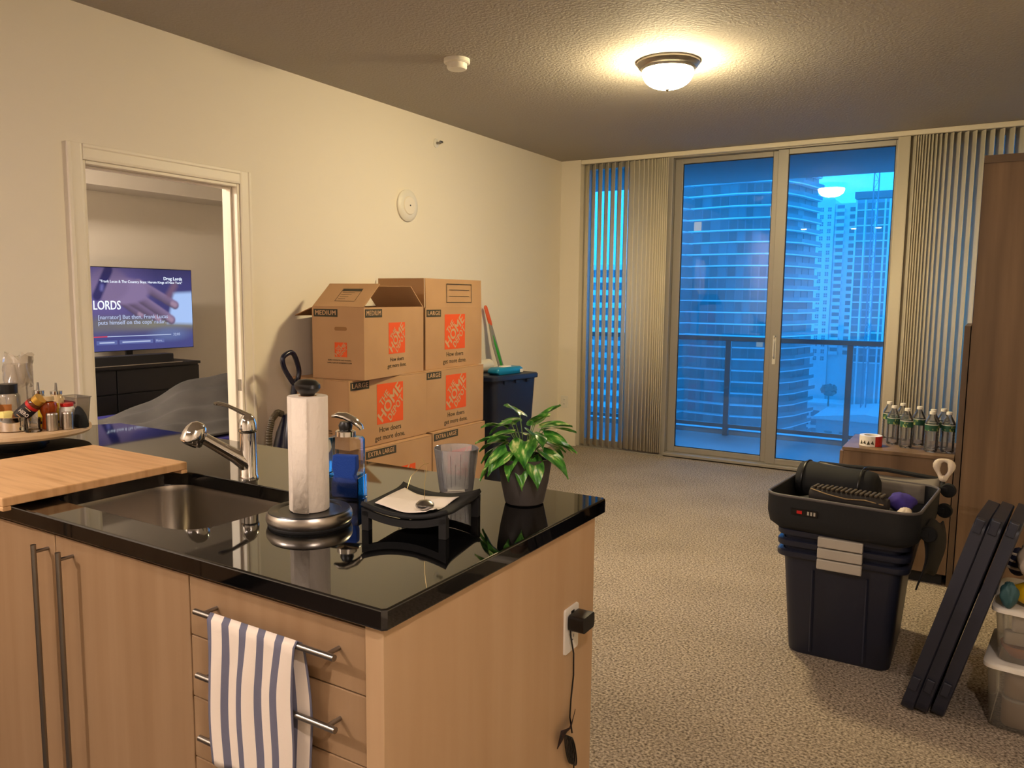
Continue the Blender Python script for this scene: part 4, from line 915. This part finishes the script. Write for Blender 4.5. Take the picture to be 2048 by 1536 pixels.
# water bottles
def bottle():
    t = thing('water_bottle', 'clear water bottle with green label on the low cabinet', 'bottle', (0, 0, 0), group='water bottles on the low cabinet')
    prof = [(0, .001), (.026, .001), (.031, .006)]
    for k in range(6): prof += [(.0315, .014+.016*k), (.0300, .022+.016*k)]
    prof += [(.0315, .108), (.0315, .150), (.030, .156), (.018, .180), (.0125, .190), (.0125, .196), (0, .196)]
    MB().lathe(prof, 24).build('plastic_body', 'bottle_plastic', t)
    MB().lathe([(.0319, .112), (.0319, .146)], 24, cap=False).build('label', 'bottle_label', t, label='green paper band')
    MB().lathe([(.0322, .1425), (.0322, .1455)], 24, cap=False).build('label_stripe', 'white_plastic', t)
    MB().lathe([(0, .1965), (.0145, .1965), (.0145, .209), (.0135, .211), (0, .211)], 18).build('cap', 'white_plastic', t)
    return t
clear('bottle_plastic', (.90, .91, .92), 1.6, .06, haze=.05); mat('bottle_label', (30, 82, 60), .5, var=((60, 60, 60), (150, 160, 90), 1, .6, .66))
spots = [(-.405, 4.66), (-.335, 4.585), (-.285, 4.70), (-.215, 4.525), (-.170, 4.675), (-.140, 4.555), (-.445, 4.835), (-.375, 4.80), (-.215, 4.62)]
b0 = bottle()
for i, (x, y) in enumerate(spots):
    if i == 0: b0.location = (x, y, .6712)
    else: copy_thing(b0, (x, y, .6712), random.uniform(0, 6))
tp = thing('tape_roll', 'roll of white printed tape with red wrapper on the low cabinet', 'tape', (-.50, 4.545, .6712))
MB().lathe([(.034, .001), (.056, .001), (.056, .056), (.034, .056), (.034, .001)], 36, cap=False).build('tape_spool', 'white_plastic', tp)
MB().grid(lambda u, v: (.0568*math.cos(-1.05+u*1.5), .0568*math.sin(-1.05+u*1.5), .0015+.054*v), 14, 1).build('red_wrapper', 'red_plastic', tp)
for k, a in enumerate((-2.5, -2.15, -1.8, -1.45)): MB().add([(.0572*math.cos(a), .0572*math.sin(a), .010+.006*(k % 2)), (.0572*math.cos(a+.3), .0572*math.sin(a+.3), .012), (.0572*math.cos(a+.17), .0572*math.sin(a+.17), .034)], [(0, 1, 2)]).build('printed_triangle', 'print_dark', tp, smooth=0, keep=True)

# ------------------------------------------------------------------ totes, suitcase
TX, TYc = -.435, 3.50
def tote(i, label, z, rim_only=False):
    t = thing('storage_tote', label, 'tote', (TX, TYc, z), group='nested navy totes')
    h = .44
    R_ = lambda a, b_, z_: [(x, y, z_) for x, y in rrect(a, b_, .045, 5)]
    # shell with a raised panel on each long wall
    out_ = [R_(.375, .50, .0), R_(.385, .51, .008), R_(.44, .565, h-.045)]
    inn = [R_(.434, .559, h-.045), R_(.380, .505, .012)]
    MB().loft(out_+[R_(.446, .571, h-.026), R_(.485, .61, h-.025), R_(.490, .615, h-.020), R_(.490, .615, h-.004), R_(.480, .605, h), R_(.45, .575, h)]+inn, True, True).build('shell', 'navy_plastic', t, smooth=40)
    MB().prism([(-.082, h-.048), (.082, h-.048), (.082, h-.008), (-.082, h-.008)], 'y', -.330, -.3078).build('handle_clip', 'grey_plastic', t, smooth=0, bevel=.004, label='grey snap handle')
    if i == 0:
        for s in (-1, 1):
            def rib(u, v, s=s): 
                zz = .02+v*(h-.09); yb_ = -(.255+.0275*(zz/(h-.045))+.0075)-.004; return (s*.10+(u-.5)*.012, yb_+.006*abs(2*u-1), zz)
            MB().grid(rib, 2, 4).build('wall_rib', 'navy_plastic', t, smooth=0)
    return t
tote(0, 'navy storage tote, bottom of the nested stack on the carpet', 0.0)
tote(1, 'navy storage tote, middle one of the nested stack', .0445)
tote(2, 'navy storage tote, topmost of the stack under the suitcase', .089)
ZT = .089+.44+.001
su = thing('suitcase', 'open black soft suitcase resting on the totes', 'suitcase', (-.425, 3.43, ZT), rz=math.radians(-5))
R2 = lambda a, b_, z_, r=.06, dx=0, dy=0: [(x+dx, y+dy, z_) for x, y in rrect(a, b_, r, 6)]
MB().loft([R2(.50, .51, .0), R2(.55, .55, .02, .07), R2(.565, .565, .06, .07), R2(.565, .565, .134, .07), R2(.545, .545, .136, .065), R2(.54, .54, .03, .06), R2(.50, .50, .014, .06)], True, True).build('shell', 'black_fabric', su, smooth=50)
MB().tube([(x, y, .138) for x, y in rrect(.558, .558, .067, 8)], .006, 8, closed=True).build('zip_piping', mat('piping_grey', (84, 78, 76), .6), su)
MB().grid(lambda u, v: (-.22+.44*u, .266+.003*math.sin(5*u), .06+.08*v), 16, 4).build('lining', 'grey_mesh_fabric', su, solid=.003)
# lid half standing behind
def lid(u, v): return (-.255+.52*u, .292+.045*v+.01*math.sin(3*u), .120+.034*v+.012*math.sin(6*u+1)*v)
MB().grid(lid, 20, 6).build('lid_panel', 'grey_mesh_fabric', su, solid=.006)
MB().tube([(-.27, .29, .125), (-.262, .325, .148), (-.23, .344, .162), (-.10, .348, .162), (.05, .347, .170), (.16, .345, .164), (.255, .345, .158), (.276, .33, .146), (.278, .295, .126)], .010, 8).build('lid_piping', 'black_fabric', su)
for sx in (1,):
    for y0, z0 in ((-.19, .055), (.20, .06), (.275, .130)):
        m = MB(); m.lathe([(0, -.012), (.026, -.012), (.030, -.006), (.030, .006), (.026, .012), (0, .012)], 20, Matrix.Translation((.305, y0, z0)) @ Matrix.Rotation(PI/2, 4, 'X')); m.box(.27, .305, y0-.018, y0+.018, z0-.01, z0+.012)
        m.build('wheel', 'rubber', su)
dial = MB(); dial.box(-.17, -.07, -.287, -.2835, .070, .095); dial.build('lock_plate', 'black_plastic', su, smooth=0)
for k in range(3): bx(-.108+.012*k, -.101+.012*k, -.2885, -.2872, .076, .090).build('lock_dial', 'grey_plastic', su, smooth=0)
bx(-.148, -.128, -.2885, -.2872, .077, .089).build('lock_badge', 'red_plastic', su, smooth=0)
MB().grid(lambda u, v: (.285+.015*math.sin(4*v)+.02*u, -.18+.36*u, .05-.22*v+.03*math.sin(5*u)), 10, 8).build('hanging_strap', 'black_fabric', su, solid=.006)
SU = Matrix.Translation(su.location) @ Matrix.Rotation(math.radians(-5), 4, 'Z')
def insuit(x, y, z): return tuple(SU @ Vector((x, y, z)))
# contents
pk = thing('packing_pouch', 'large black rolled pouch lying in the open suitcase', 'pouch', insuit(-.10, .12, .040), rz=math.radians(-10))
cir = lambda r, n=24: [(r*math.cos(2*PI*i/n), r*1.0*math.sin(2*PI*i/n)) for i in range(n)]
MB().loft([[(x0, y*ry, z*rz_+.088) for y, z in cir(.075)] for x0, ry, rz_ in ((-.165, .5, .5), (-.155, .95, .95), (-.13, 1.05, 1.1), (-.05, 1.0, 1.0), (.05, 1.04, .98), (.12, 1.0, 1.0), (.155, .9, .92), (.17, .6, .6))]).build('pouch', 'black_fabric', pk, smooth=60)
for x0 in (-.125, .11): MB().tube([(x0, y*1.08, z*1.1+.088) for y, z in cir(.076)], .004, 6, closed=True).build('zip', 'black_plastic', pk)
fi = thing('folded_clothes', 'folded black clothes filling the bottom of the suitcase', 'clothes', insuit(.02, -.13, .0145), rz=math.radians(-5))
MB().loft([R2(.42, .22, 0, .05), R2(.46, .24, .04, .06), R2(.45, .23, .075, .06), R2(.40, .2, .086, .06)]).build('cloth_pile', 'black_fabric', fi, smooth=60)
fj = thing('folded_jacket', 'folded dark jacket under the rolled pouch in the suitcase', 'clothes', insuit(-.02, .13, .0145), rz=math.radians(-5))
MB().loft([R2(.40, .20, 0, .05), R2(.43, .21, .01, .05), R2(.42, .20, .024, .05)]).build('cloth_pile', 'black_fabric', fj, smooth=60)
sh = thing('shoe', 'dark sneaker lying sole out along the suitcase edge', 'shoe', insuit(.015, -.165, .1015), rz=math.radians(-8))
prof = [(-.145, .035), (-.13, .043), (-.06, .040), (0, .036), (.06, .041), (.115, .042), (.145, .028)]
def shoe_ring(x, hw, s): return [(x, hw*math.cos(a), .034+s*math.sin(a)) for a in [2*PI*i/20 for i in range(20)]]
MB().loft([shoe_ring(x, hw, min(.034, hw*.85)) for x, hw in prof]).build('upper', mat('shoe_dark', (36, 30, 26), .8), sh, smooth=60)
for k in range(15):
    x = -.128+.018*k; hw = .036 if abs(x) < .11 else .030
    bx(x-.0055, x+.0055, -hw, hw, .064, .072).build('tread', mat('sole_brown', (70, 58, 42), .8), sh, smooth=0, bevel=.003)
MB().tube([(-.14, -.030, .06), (-.07, -.043, .050), (0, -.040, .042), (.07, -.044, .050), (.135, -.034, .040)], .0025, 6).build('sole_edge', mat('sole_tan', (150, 124, 84), .7), sh)
pc_ = thing('purple_cloth', 'bunched purple cloth at the suitcase corner', 'cloth', insuit(.190, -.09, .101))
def blob(rx, ry, rz_, amp, seed):
    random.seed(seed); ph = [random.uniform(0, 6) for _ in range(6)]
    def fn(u, v):
        a = 2*PI*u; b_ = PI*v; k = 1+amp*(math.sin(3*a+ph[0])*math.sin(2*b_+ph[1])+.6*math.sin(5*a+ph[2]+3*b_)+.4*math.sin(9*a-5*b_+ph[3]))*math.sin(b_)
        return (rx*k*math.sin(b_)*math.cos(a), ry*k*math.sin(b_)*math.sin(a), rz_*(1-math.cos(b_)*k if v > .5 else 1-math.cos(b_)))
    return MB().grid(fn, 28, 16)
blob(.050, .055, .036, .12, 3).build('cloth', 'purple_cloth', pc_, smooth=70)
wc = thing('white_sock', 'pale bunched sock at the suitcase wheel end', 'sock', insuit(.225, -.205, .101))
blob(.025, .04, .022, .12, 5).build('sock', 'bag_white', wc, smooth=70)
ws = thing('pale_scarf', 'cream fabric loop tied at the suitcase lid corner', 'scarf', insuit(.262, .335, .150))
MB().tube([(.014+.026*math.cos(q_)+.006*math.sin(2*q_), .01+.012*math.sin(q_), .052+.038*math.sin(q_)) for q_ in [2*PI*i/24 for i in range(24)]], .012, 10, closed=True, radii=[.012+.004*math.sin(3*2*PI*i/24) for i in range(24)]).build('loop', 'bag_white', ws)

# ------------------------------------------------------------------ tote lids
lean = Vector((.20, .02, .765)).normalized(); wdir = Vector((.11, 1, 0)); wdir = (wdir-lean*wdir.dot(lean)).normalized(); nrm = wdir.cross(lean)   # nrm points +x-ish
labs = ('navy tote lid, outermost of the leaning three facing the totes', 'navy tote lid, middle of the three leaning together', 'navy tote lid, innermost against the clear bins')
for i in range(3):
    t = thing('tote_lid', labs[i], 'lid', (-.182+.0445*i+(.006 if i == 2 else 0), 2.955+.004*i, .010), group='leaning tote lids')
    M = Matrix((wdir, lean, nrm)).transposed().to_4x4()
    L_, W_ = .745, .44
    MB().loft([[(x+W_/2, y+L_/2, z) for x, y in rrect(W_-k, L_-k, .05, 5)] for k, z in ((.0, 0), (.0, .037), (.010, .041), (.05, .041), (.06, .028), (.12, .028))], False, True, M).build('lid_shell', 'navy_plastic', t, smooth=40)
    MB().loft([[(x+W_/2, y+L_/2, z) for x, y in rrect(W_-k, L_-k, .05, 5)] for k, z in ((.004, .001), (.008, .006), (.05, .006))], False, True, M).build('inner_panel', 'navy_plastic', t, smooth=40)
    for a in (.12, L_-.02): bx(-.010, .02, a-.03, a+.02, .004, .03, M).build('latch', 'navy_plastic', t, smooth=0, bevel=.003)

# ------------------------------------------------------------------ clear bins and bags
def clearbin(name, label, z, h, loc):
    t = thing(name, label, 'bin', (loc[0], loc[1], z), rz=math.radians(-6))
    MB().loft([[(x, y, zz) for x, y in rrect(a, b_, .03, 4)] for a, b_, zz in ((.46, .31, .0), (.47, .32, .006), (.50, .35, h))], True, False).build('tub', 'frosted_bin', t, smooth=50)
    MB().loft([[(x, y, zz) for x, y in rrect(a, b_, .035, 5)] for a, b_, zz in ((.51, .36, h+.001), (.525, .375, h+.003), (.525, .375, h+.016), (.515, .365, h+.020))], True, True).build('lid', 'white_plastic', t, smooth=40)
    return t
BCX, BCY = .338, 3.150
clearbin('clear_storage_bin', 'clear plastic bin with white lid on the carpet below another', .0, .214, (BCX, BCY))
clearbin('clear_storage_bin', 'clear plastic bin with white lid topped by bags', .2352, .172, (BCX+.012, BCY+.01))
def rbox(name, label, cat, x0, x1, y0, y1, z0, z1, m, r=.012):
    t = thing(name, label, cat, ((x0+x1)/2, (y0+y1)/2, z0)); w_, d_, h_ = x1-x0, y1-y0, z1-z0
    MB().loft([[(x, y, zz) for x, y in rrect(w_-k, d_-k, r, 3)] for k, zz in ((.006, 0), (0, .005), (0, h_-.005), (.006, h_))]).build('body', m, t, smooth=50); return t
mat('wrap_tan', (178, 150, 118), .7); mat('wrap_orange', (196, 118, 66), .7); mat('wrap_white', (214, 204, 188), .7); mat('wrap_green', (96, 128, 92), .7)
t = rbox('food_container', 'tan container packed low inside the lower clear bin', 'container', .125, .215, 3.03, 3.12, .006, .095, 'wrap_tan', .03); MB().lathe([(0, .0895), (.047, .0895), (.047, .097), (0, .097)], 20).build('lid', 'wrap_white', t)
t = rbox('food_container', 'white topped container stacked inside the lower clear bin', 'container', .128, .212, 3.033, 3.117, .1065, .19, 'wrap_tan', .03); MB().lathe([(0, .0842), (.044, .0842), (.044, .091), (0, .091)], 20).build('lid', 'wrap_white', t)
rbox('paper_packet', 'white paper packet inside the upper clear bin', 'packet', .135, .235, 3.05, 3.075, .335, .402, 'wrap_white')
rbox('tissue_packet', 'pale packet beneath the paper packet in the upper clear bin', 'packet', .115, .19, 3.045, 3.085, .29, .333, 'wrap_white')
rbox('green_packet', 'green packet standing inside the upper clear bin', 'packet', .24, .30, 3.05, 3.10, .243, .39, 'wrap_green')
t = thing('orange_bowl', 'orange bowl lying inside the upper clear bin', 'bowl', (.165, 3.085, .2425)); MB().lathe([(0, .0005), (.03, .0005), (.055, .03), (.058, .044), (.053, .044), (.0, .01)], 24).build('bowl', 'wrap_orange', t)
ZB = .2352+.172+.0205
t = thing('yellow_bag', 'yellow plastic bag lying on the upper white lid', 'bag', (.225, 3.08, ZB)); blob(.105, .085, .040, .07, 11).build('bag', 'yellow', t, smooth=70)
t = thing('teal_bag', 'dark teal cloth bag at the lid corner beside the yellow bag', 'bag', (.118, 3.010, ZB)); blob(.024, .030, .045, .2, 12).build('bag', 'teal', t, smooth=70)
t = thing('plastic_bag', 'crumpled translucent white bag heaped over the yellow bag', 'bag', (.215, 3.08, ZB+.082)); blob(.085, .085, .075, .10, 13).build('bag', 'bag_white', t, smooth=70)
t = thing('striped_pouch', 'navy and white striped pouch behind the leaning lids', 'pouch', (.145, 3.20, ZB+.06))
blob(.035, .045, .05, .06, 14).build('pouch', mat('navy_cloth', (26, 26, 54), .8), t, smooth=70)
for k in range(3): MB().tube([(.036*math.cos(a)*(1-.1*k), .046*math.sin(a)*(1-.1*k), .035+.024*k) for a in [2*PI*i/20 for i in range(20)]], .005, 6, closed=True).build('stripe', 'bag_white', t)
# ------------------------------------------------------------------ balcony
struct(bx(-6.5, 3.0, WY1, 8.62, -.25, -.035).build('balcony_floor', 'concrete', smooth=0), 'wet grey concrete balcony floor')
struct(bx(-6.5, 3.0, WY1, 8.58, 2.70, 2.95).build('balcony_ceiling', 'slab_paint', smooth=0), 'underside of the balcony slab above')
struct(bx(-6.5, 3.0, 8.50, 8.62, -.035, .02).build('balcony_kerb', 'concrete', smooth=0), 'raised kerb at the balcony edge')
rl = thing('balcony_railing', 'grey metal balcony railing with glass infill panels', 'railing', (-2, 8.45, -.035))
PX = [-4.84, -3.615, -2.39, -1.165, .06, 1.285]
bx(-2.9, 3.4, -.03, .03, 1.035, 1.085).build('top_rail', 'alu_rail', rl, smooth=0, bevel=.004); 
for x in PX:
    bx(x+2-.028, x+2+.028, -.028, .028, 0, 1.034).build('post', 'alu_rail', rl, smooth=0, bevel=.003)
for a, b_ in zip(PX[:-1], PX[1:]):
    bx(a+2.029, b_+1.971, -.02, .02, .085, .125).build('bottom_rail', 'alu_rail', rl, smooth=0)
    bx(a+2.029, b_+1.971, -.004, .004, .126, 1.034).build('glass_pane', 'rail_glass', rl, smooth=0)

# ------------------------------------------------------------------ city outside
mat('tower_slab', (214, 218, 222), .7); mat('tower_wall', (92, 96, 102), .7); mat('far_white', (226, 230, 234), .8); mat('far_grey', (150, 156, 162), .8); mat('roof_pale', (190, 200, 204), .8)
mat('win_dark', (26, 34, 42), .3); mat('win_mid', (52, 64, 74), .3); mat('win_teal', (70, 100, 108), .3); mat('win_brown', (74, 66, 68), .4); mat('win_far', (92, 104, 116), .2)
glow('win_lit', (1.0, .86, .62), .32, False)
GZ = -62
struct(bx(-400, 300, 60, 900, GZ-1, GZ).build('ground_city', mat('asphalt', (92, 100, 100), .6), smooth=0), 'streets far below the balcony')
FH = 3.02
# glass tower with stacked balconies
ta = thing('glass_tower', 'tall glass apartment tower with white balcony edges on every floor', 'building', (0, 0, GZ))
fp = [(-70.0, 205), (-57, 203.2), (-46.5, 205), (-43.0, 214), (-40.5, 228), (-72, 236)]
N0, N1 = -12, 12
core = [(-69.2, 206.6), (-57, 205.2), (-47.6, 207), (-44.4, 215), (-42, 229), (-70, 234)]
MB().prism(core, 'z', 0, (N1+1.2)*FH-GZ).build('core', 'tower_wall', ta, smooth=0)
bx(-80, -69.3, 208.5, 230, 0, (N1+1.2)*FH-GZ).build('side_wing', 'tower_wall', ta, smooth=0)
def wobble(p, k, i): 
    r = random.Random(i*31+k*7); return (p[0]+r.uniform(-.5, .5)*.9, p[1]+r.uniform(-1, 1)*.8)
NW = 11
wmesh = {}
def winp(p0, p1, z0, z1, out, m, parent, name='window'):
    (x0, y0), (x1, y1) = p0, p1
    d = math.hypot(x1-x0, y1-y0); nx, ny = (y1-y0)/d, -(x1-x0)/d
    v = [(x0, y0, z0), (x1, y1, z0), (x1, y1, z1), (x0, y0, z1)]; w_ = [(x+nx*out, y+ny*out, z) for x, y, z in v]
    return MB().add(v+w_, [(3, 2, 1, 0), (4, 5, 6, 7), (0, 1, 5, 4), (1, 2, 6, 5), (2, 3, 7, 6), (3, 0, 4, 7)]).build(name, m, parent, smooth=0)
rnd = random.Random(5)
lit = 0
for f in range(N0, N1+1):
    z = f*FH+1.2-GZ
    poly = [wobble(p, f, i) for i, p in enumerate(fp[:5])]+[fp[5]]
    MB().prism(poly, 'z', z-.16, z+.16).build('floor_slab', 'tower_slab', ta, smooth=0)
    # glass balustrade along front and side
    for (a, b_) in ((2, 3), (3, 4)):
        winp(poly[a], poly[b_], z+.16, z+1.1, .03, 'win_teal', ta, 'balustrade')
    # side balcony with white railing
    bal = [(-75.6, 202.2), (-71.0, 201.2), (-69.6, 206.5), (-75, 207)]
    MB().prism(bal, 'z', z-.13, z+.13).build('balcony_slab', 'tower_slab', ta, smooth=0)
    m = MB()
    for k in range(6):
        t = k/5; x = bal[0][0]+(bal[1][0]-bal[0][0])*t; y = bal[0][1]+(bal[1][1]-bal[0][1])*t; m.box(x-.07, x+.07, y-.05, y+.05, z+.13, z+1.35)
    m.box(-75.6, -71.0, 201.6, 201.8, z+1.28, z+1.42); m.box(-75.6, -71.0, 201.65, 201.75, z+.13, z+.3)
    m.build('balcony_railing', 'tower_slab', ta, smooth=0)
    for s0, s1, n in ((core[0], core[1], 5), (core[1], core[2], 5), (core[3], core[4], 3)):
        for k in range(n):
            a, b_ = (k+.08)/n, (k+.92)/n
            p0 = (s0[0]+(s1[0]-s0[0])*a, s0[1]+(s1[1]-s0[1])*a); p1 = (s0[0]+(s1[0]-s0[0])*b_, s0[1]+(s1[1]-s0[1])*b_)
            mm = rnd.choice(('win_dark', 'win_dark', 'win_mid', 'win_teal', 'win_brown', 'win_mid'))
            if s0 is not core[3] and rnd.random() < .02: mm = 'win_lit'
            if rnd.random() < .9: winp(p0, p1, z+.3, z+2.7, .08, mm, ta)
# white tower with paired windows
tb2 = thing('white_tower', 'distant white apartment tower with rows of paired windows', 'building', (0, 0, GZ))
bx(-68, -57.4, 350, 372, 0, 43.2-GZ).build('wall', 'far_white', tb2, smooth=0)
bx(-57.3, -47.6, 351.5, 372, 0, 41.6-GZ).build('wall', 'far_white', tb2, smooth=0)
bx(-66, -60, 352, 366, 43.3-GZ, 46-GZ).build('roof_block', 'far_white', tb2, smooth=0)
wb = None
for r in range(22):
    z = 41.2-2.95*r-GZ-2
    for x in (-65.2, -62.3, -59.3):
        o = MB()
        for dx in (-.38, .38):
            for dz in (-.45, .45): o.box(dx-.3, dx+.3, -.12, .02, dz-.38, dz+.38)
        if wb is None: wb = o.build('window', 'win_far', tb2, smooth=0); wb.location = (x, 350, z)
        else: inst(wb, tb2, (x, 350, z))
bs = None
for r in range(21):
    z = 38.2-2.95*r-GZ
    if bs is None:
        bs = bx(-3.6, 0, -1.4, 0, -.15, 1.15).build('balcony', 'far_white', tb2, smooth=0); bs.location = (-53.4, 351.4, z)
        ws_ = bx(-3.2, -.4, -.1, .0, 1.2, 2.7).build('window', 'win_far', tb2, smooth=0); ws_.location = (-53.4, 351.5, z)
        wt_ = bx(-1.2, 1.2, -.1, .0, 0, 1.7).build('window', 'win_mid', tb2, smooth=0); wt_.location = (-50.4, 351.5, z)
    else: inst(bs, tb2, (-53.4, 351.4, z)); inst(ws_, tb2, (-53.4, 351.5, z)); inst(wt_, tb2, (-50.4, 351.5, z))
# gridded tower under construction
tc_ = thing('gridded_tower', 'unfinished tower with a pale window grid beside the crane', 'building', (0, 0, GZ))
bx(-47, -34.5, 333, 356, 0, 40.5-GZ).build('wall', 'far_grey', tc_, smooth=0)
bx(-47.4, -34.0, 332.4, 356, 41-GZ, 43.5-GZ).build('parapet', 'win_mid', tc_, smooth=0)
for x in (-46.6, -43.4, -39.6, -36.4, -34.8): bx(x-.28, x+.28, 332.2, 333, 0, 40.4-GZ).build('pier', 'far_white', tc_, smooth=0)
gw = None
for r in range(21):
    z = 36.5-2.95*r-GZ
    sl = bx(-46.9, -34.5, 332.35, 333, z-.22, z+.22).build('floor_band', 'far_white', tc_, smooth=0) if r % 2 == 0 else None
    for x in (-45.0, -41.5, -38.0, -35.6):
        w_ = 1.15 if x != -35.6 else .5
        winp((x-w_, 332.95), (x+w_, 332.95), z+.3, z+2.65, .12, rnd.choice(('win_mid', 'win_far', 'win_brown')), tc_)
# crane
ck = thing('tower_crane', 'lattice tower crane standing in front of the gridded tower', 'crane', (-38.3, 318, GZ))
mat('crane_paint', (96, 116, 138), .6)
m = MB(); H_ = 52-GZ
for sx in (-.85, .85):
    for sy in (-.85, .85): m.box(sx-.11, sx+.11, sy-.11, sy+.11, 0, H_)
m.build('mast_leg', 'crane_paint', ck, smooth=0)
m = MB(); n = 34; st_ = H_/n
for k in range(n):
    z = k*st_; s = 1 if k % 2 else -1
    m.cyl((-.85*s, -.85, z), (.85*s, -.85, z+st_), .08, n=4); m.cyl((-.85, -.85, z), (.85, -.85, z), .07, n=4); m.cyl((.85, -.85*s, z), (.85, .85*s, z+st_), .08, n=4)
m.build('mast_lattice', 'crane_paint', ck, smooth=0)
bx(-1.4, 1.4, -1.4, 1.4, H_, H_+2.5).build('slewing_cab', 'crane_paint', ck, smooth=0)
m = MB(); m.box(-12, 34, -.5, -.3, H_+2.6, H_+2.85); m.box(-12, 34, .3, .5, H_+2.6, H_+2.85); m.box(-12, 34, -.1, .1, H_+4.2, H_+4.4)
for k in range(23): m.cyl((-12+2*k, -.4, H_+2.7), (-11+2*k, 0, H_+4.3), .08, n=4); m.cyl((-11+2*k, 0, H_+4.3), (-10+2*k, -.4, H_+2.7), .08, n=4)
m.build('jib', 'crane_paint', ck, smooth=0)
# banded building glimpsed between the vanes
td = thing('banded_building', 'pale building with balcony bands glimpsed between the blind vanes', 'building', (0, 0, GZ))
bx(-92, -68.5, 176, 196, 0, 9.5-GZ).build('wall', 'far_grey', td, smooth=0)
for r in range(16):
    z = 8.6-3.05*r-GZ; bx(-92.3, -68.2, 174.6, 176, z-.2, z+1.0).build('balcony_band', 'far_white', td, smooth=0)
    for x in (-89, -85, -81, -77, -73): winp((x-1.4, 175.98), (x+1.4, 175.98), z-1.9, z-.3, .06, rnd.choice(('win_dark', 'win_mid', 'win_brown')), td)
# podium and roofs
pd = thing('podium_building', 'low podium building with open parking decks below the towers', 'building', (-52, 330, GZ))
bx(-12, 4.5, 0, 14, 0, 22).build('wall', 'far_white', pd, smooth=0)
for k in range(3):
    for x in (-11, -7, -3, 1): bx(x, x+3.2, -.15, 0, 10+3.6*k, 12.4+3.6*k).build('opening', 'win_far', pd, smooth=0)
bx(-12.5, 4.8, -.5, 14, 22.05, 22.8).build('parapet', 'far_white', pd, smooth=0)
rf = thing('pale_roof_hall', 'low hall with a broad pale flat roof', 'building', (-42, 296, GZ))
bx(-9, 24, 0, 34, 0, 21).build('wall', 'far_grey', rf, smooth=0); MB().prism([(-10, 21.2), (25, 21.2), (25, 22.0), (7, 24.0), (-10, 22.0)], 'y', -1, 35).build('roof', 'roof_pale', rf, smooth=0)
for x in (-6, -1, 4, 9, 14, 19): bx(x, x+2.6, -.2, 0, 12, 17).build('window', 'win_mid', rf, smooth=0)
ga = thing('garage_block', 'grey parking block with stair railings at the tower foot', 'building', (-50, 268, GZ))
bx(-9, 6, 0, 18, 0, 15).build('wall', 'far_grey', ga, smooth=0); bx(-9.3, 6.3, -.3, 18.3, 15.05, 16).build('parapet', 'roof_pale', ga, smooth=0)
for k in range(3): bx(-8, 5, -.15, 0, 3+4*k, 5.2+4*k).build('opening', 'win_dark', ga, smooth=0)
def tree(loc, r, label, seed):
    t = thing('street_tree', label, 'tree', loc, group='street trees below the balcony')
    MB().cyl((0, 0, 0), (0, 0, 5), .35, .22, 8).build('trunk', mat('bark', (70, 62, 54), .9), t)
    m = MB(); rr = random.Random(seed)
    for k in range(260):
        a, b_ = rr.uniform(0, 2*PI), math.acos(rr.uniform(-1, 1)); q = rr.uniform(.6, 1)*r
        p = Vector((q*math.sin(b_)*math.cos(a), q*math.sin(b_)*math.sin(a), 6.5+.75*q*math.cos(b_))); s = rr.uniform(.35, .8)
        d = Vector((rr.uniform(-1, 1), rr.uniform(-1, 1), rr.uniform(-1, 1))).normalized(); e = d.orthogonal().normalized()*s; g = d.cross(e).normalized()*s
        m.add([p+e, p+g, p-e, p-g], [(0, 1, 2, 3)])
    m.build('foliage', mat('tree_green', (44, 78, 66), .8), t, smooth=0, keep=True)
for i, (x, y, r) in enumerate(((-63, 245, 4), (-54, 240, 4.4), (-47, 246, 4), (-39, 250, 4.6), (-31, 256, 4.4), (-24, 262, 4.2), (-52, 326, 3.0), (-72, 246, 4))):
    z = GZ if i != 6 else GZ+22.1
    tree((x, y, z), r, 'dark leafy street tree at the foot of the towers' if i != 6 else 'roof garden tree on the low podium', i)

# ------------------------------------------------------------------ rainy dusk haze over the city
hz = bpy.data.materials.new('dusk_haze'); hz.use_nodes = True; nt = hz.node_tree; nt.nodes.clear()
out = nt.nodes.new('ShaderNodeOutputMaterial'); vsn = nt.nodes.new('ShaderNodeVolumeScatter'); vsn.inputs['Color'].default_value = (1, 1, 1, 1); vsn.inputs['Density'].default_value = .0012
nt.links.new(vsn.outputs[0], out.inputs['Volume'])
o = bx(-300, 200, 60, 520, GZ+.5, 90).build('haze', hz, smooth=0); tag(o, 'blue rainy dusk haze hanging over the city', 'haze', kind='stuff')
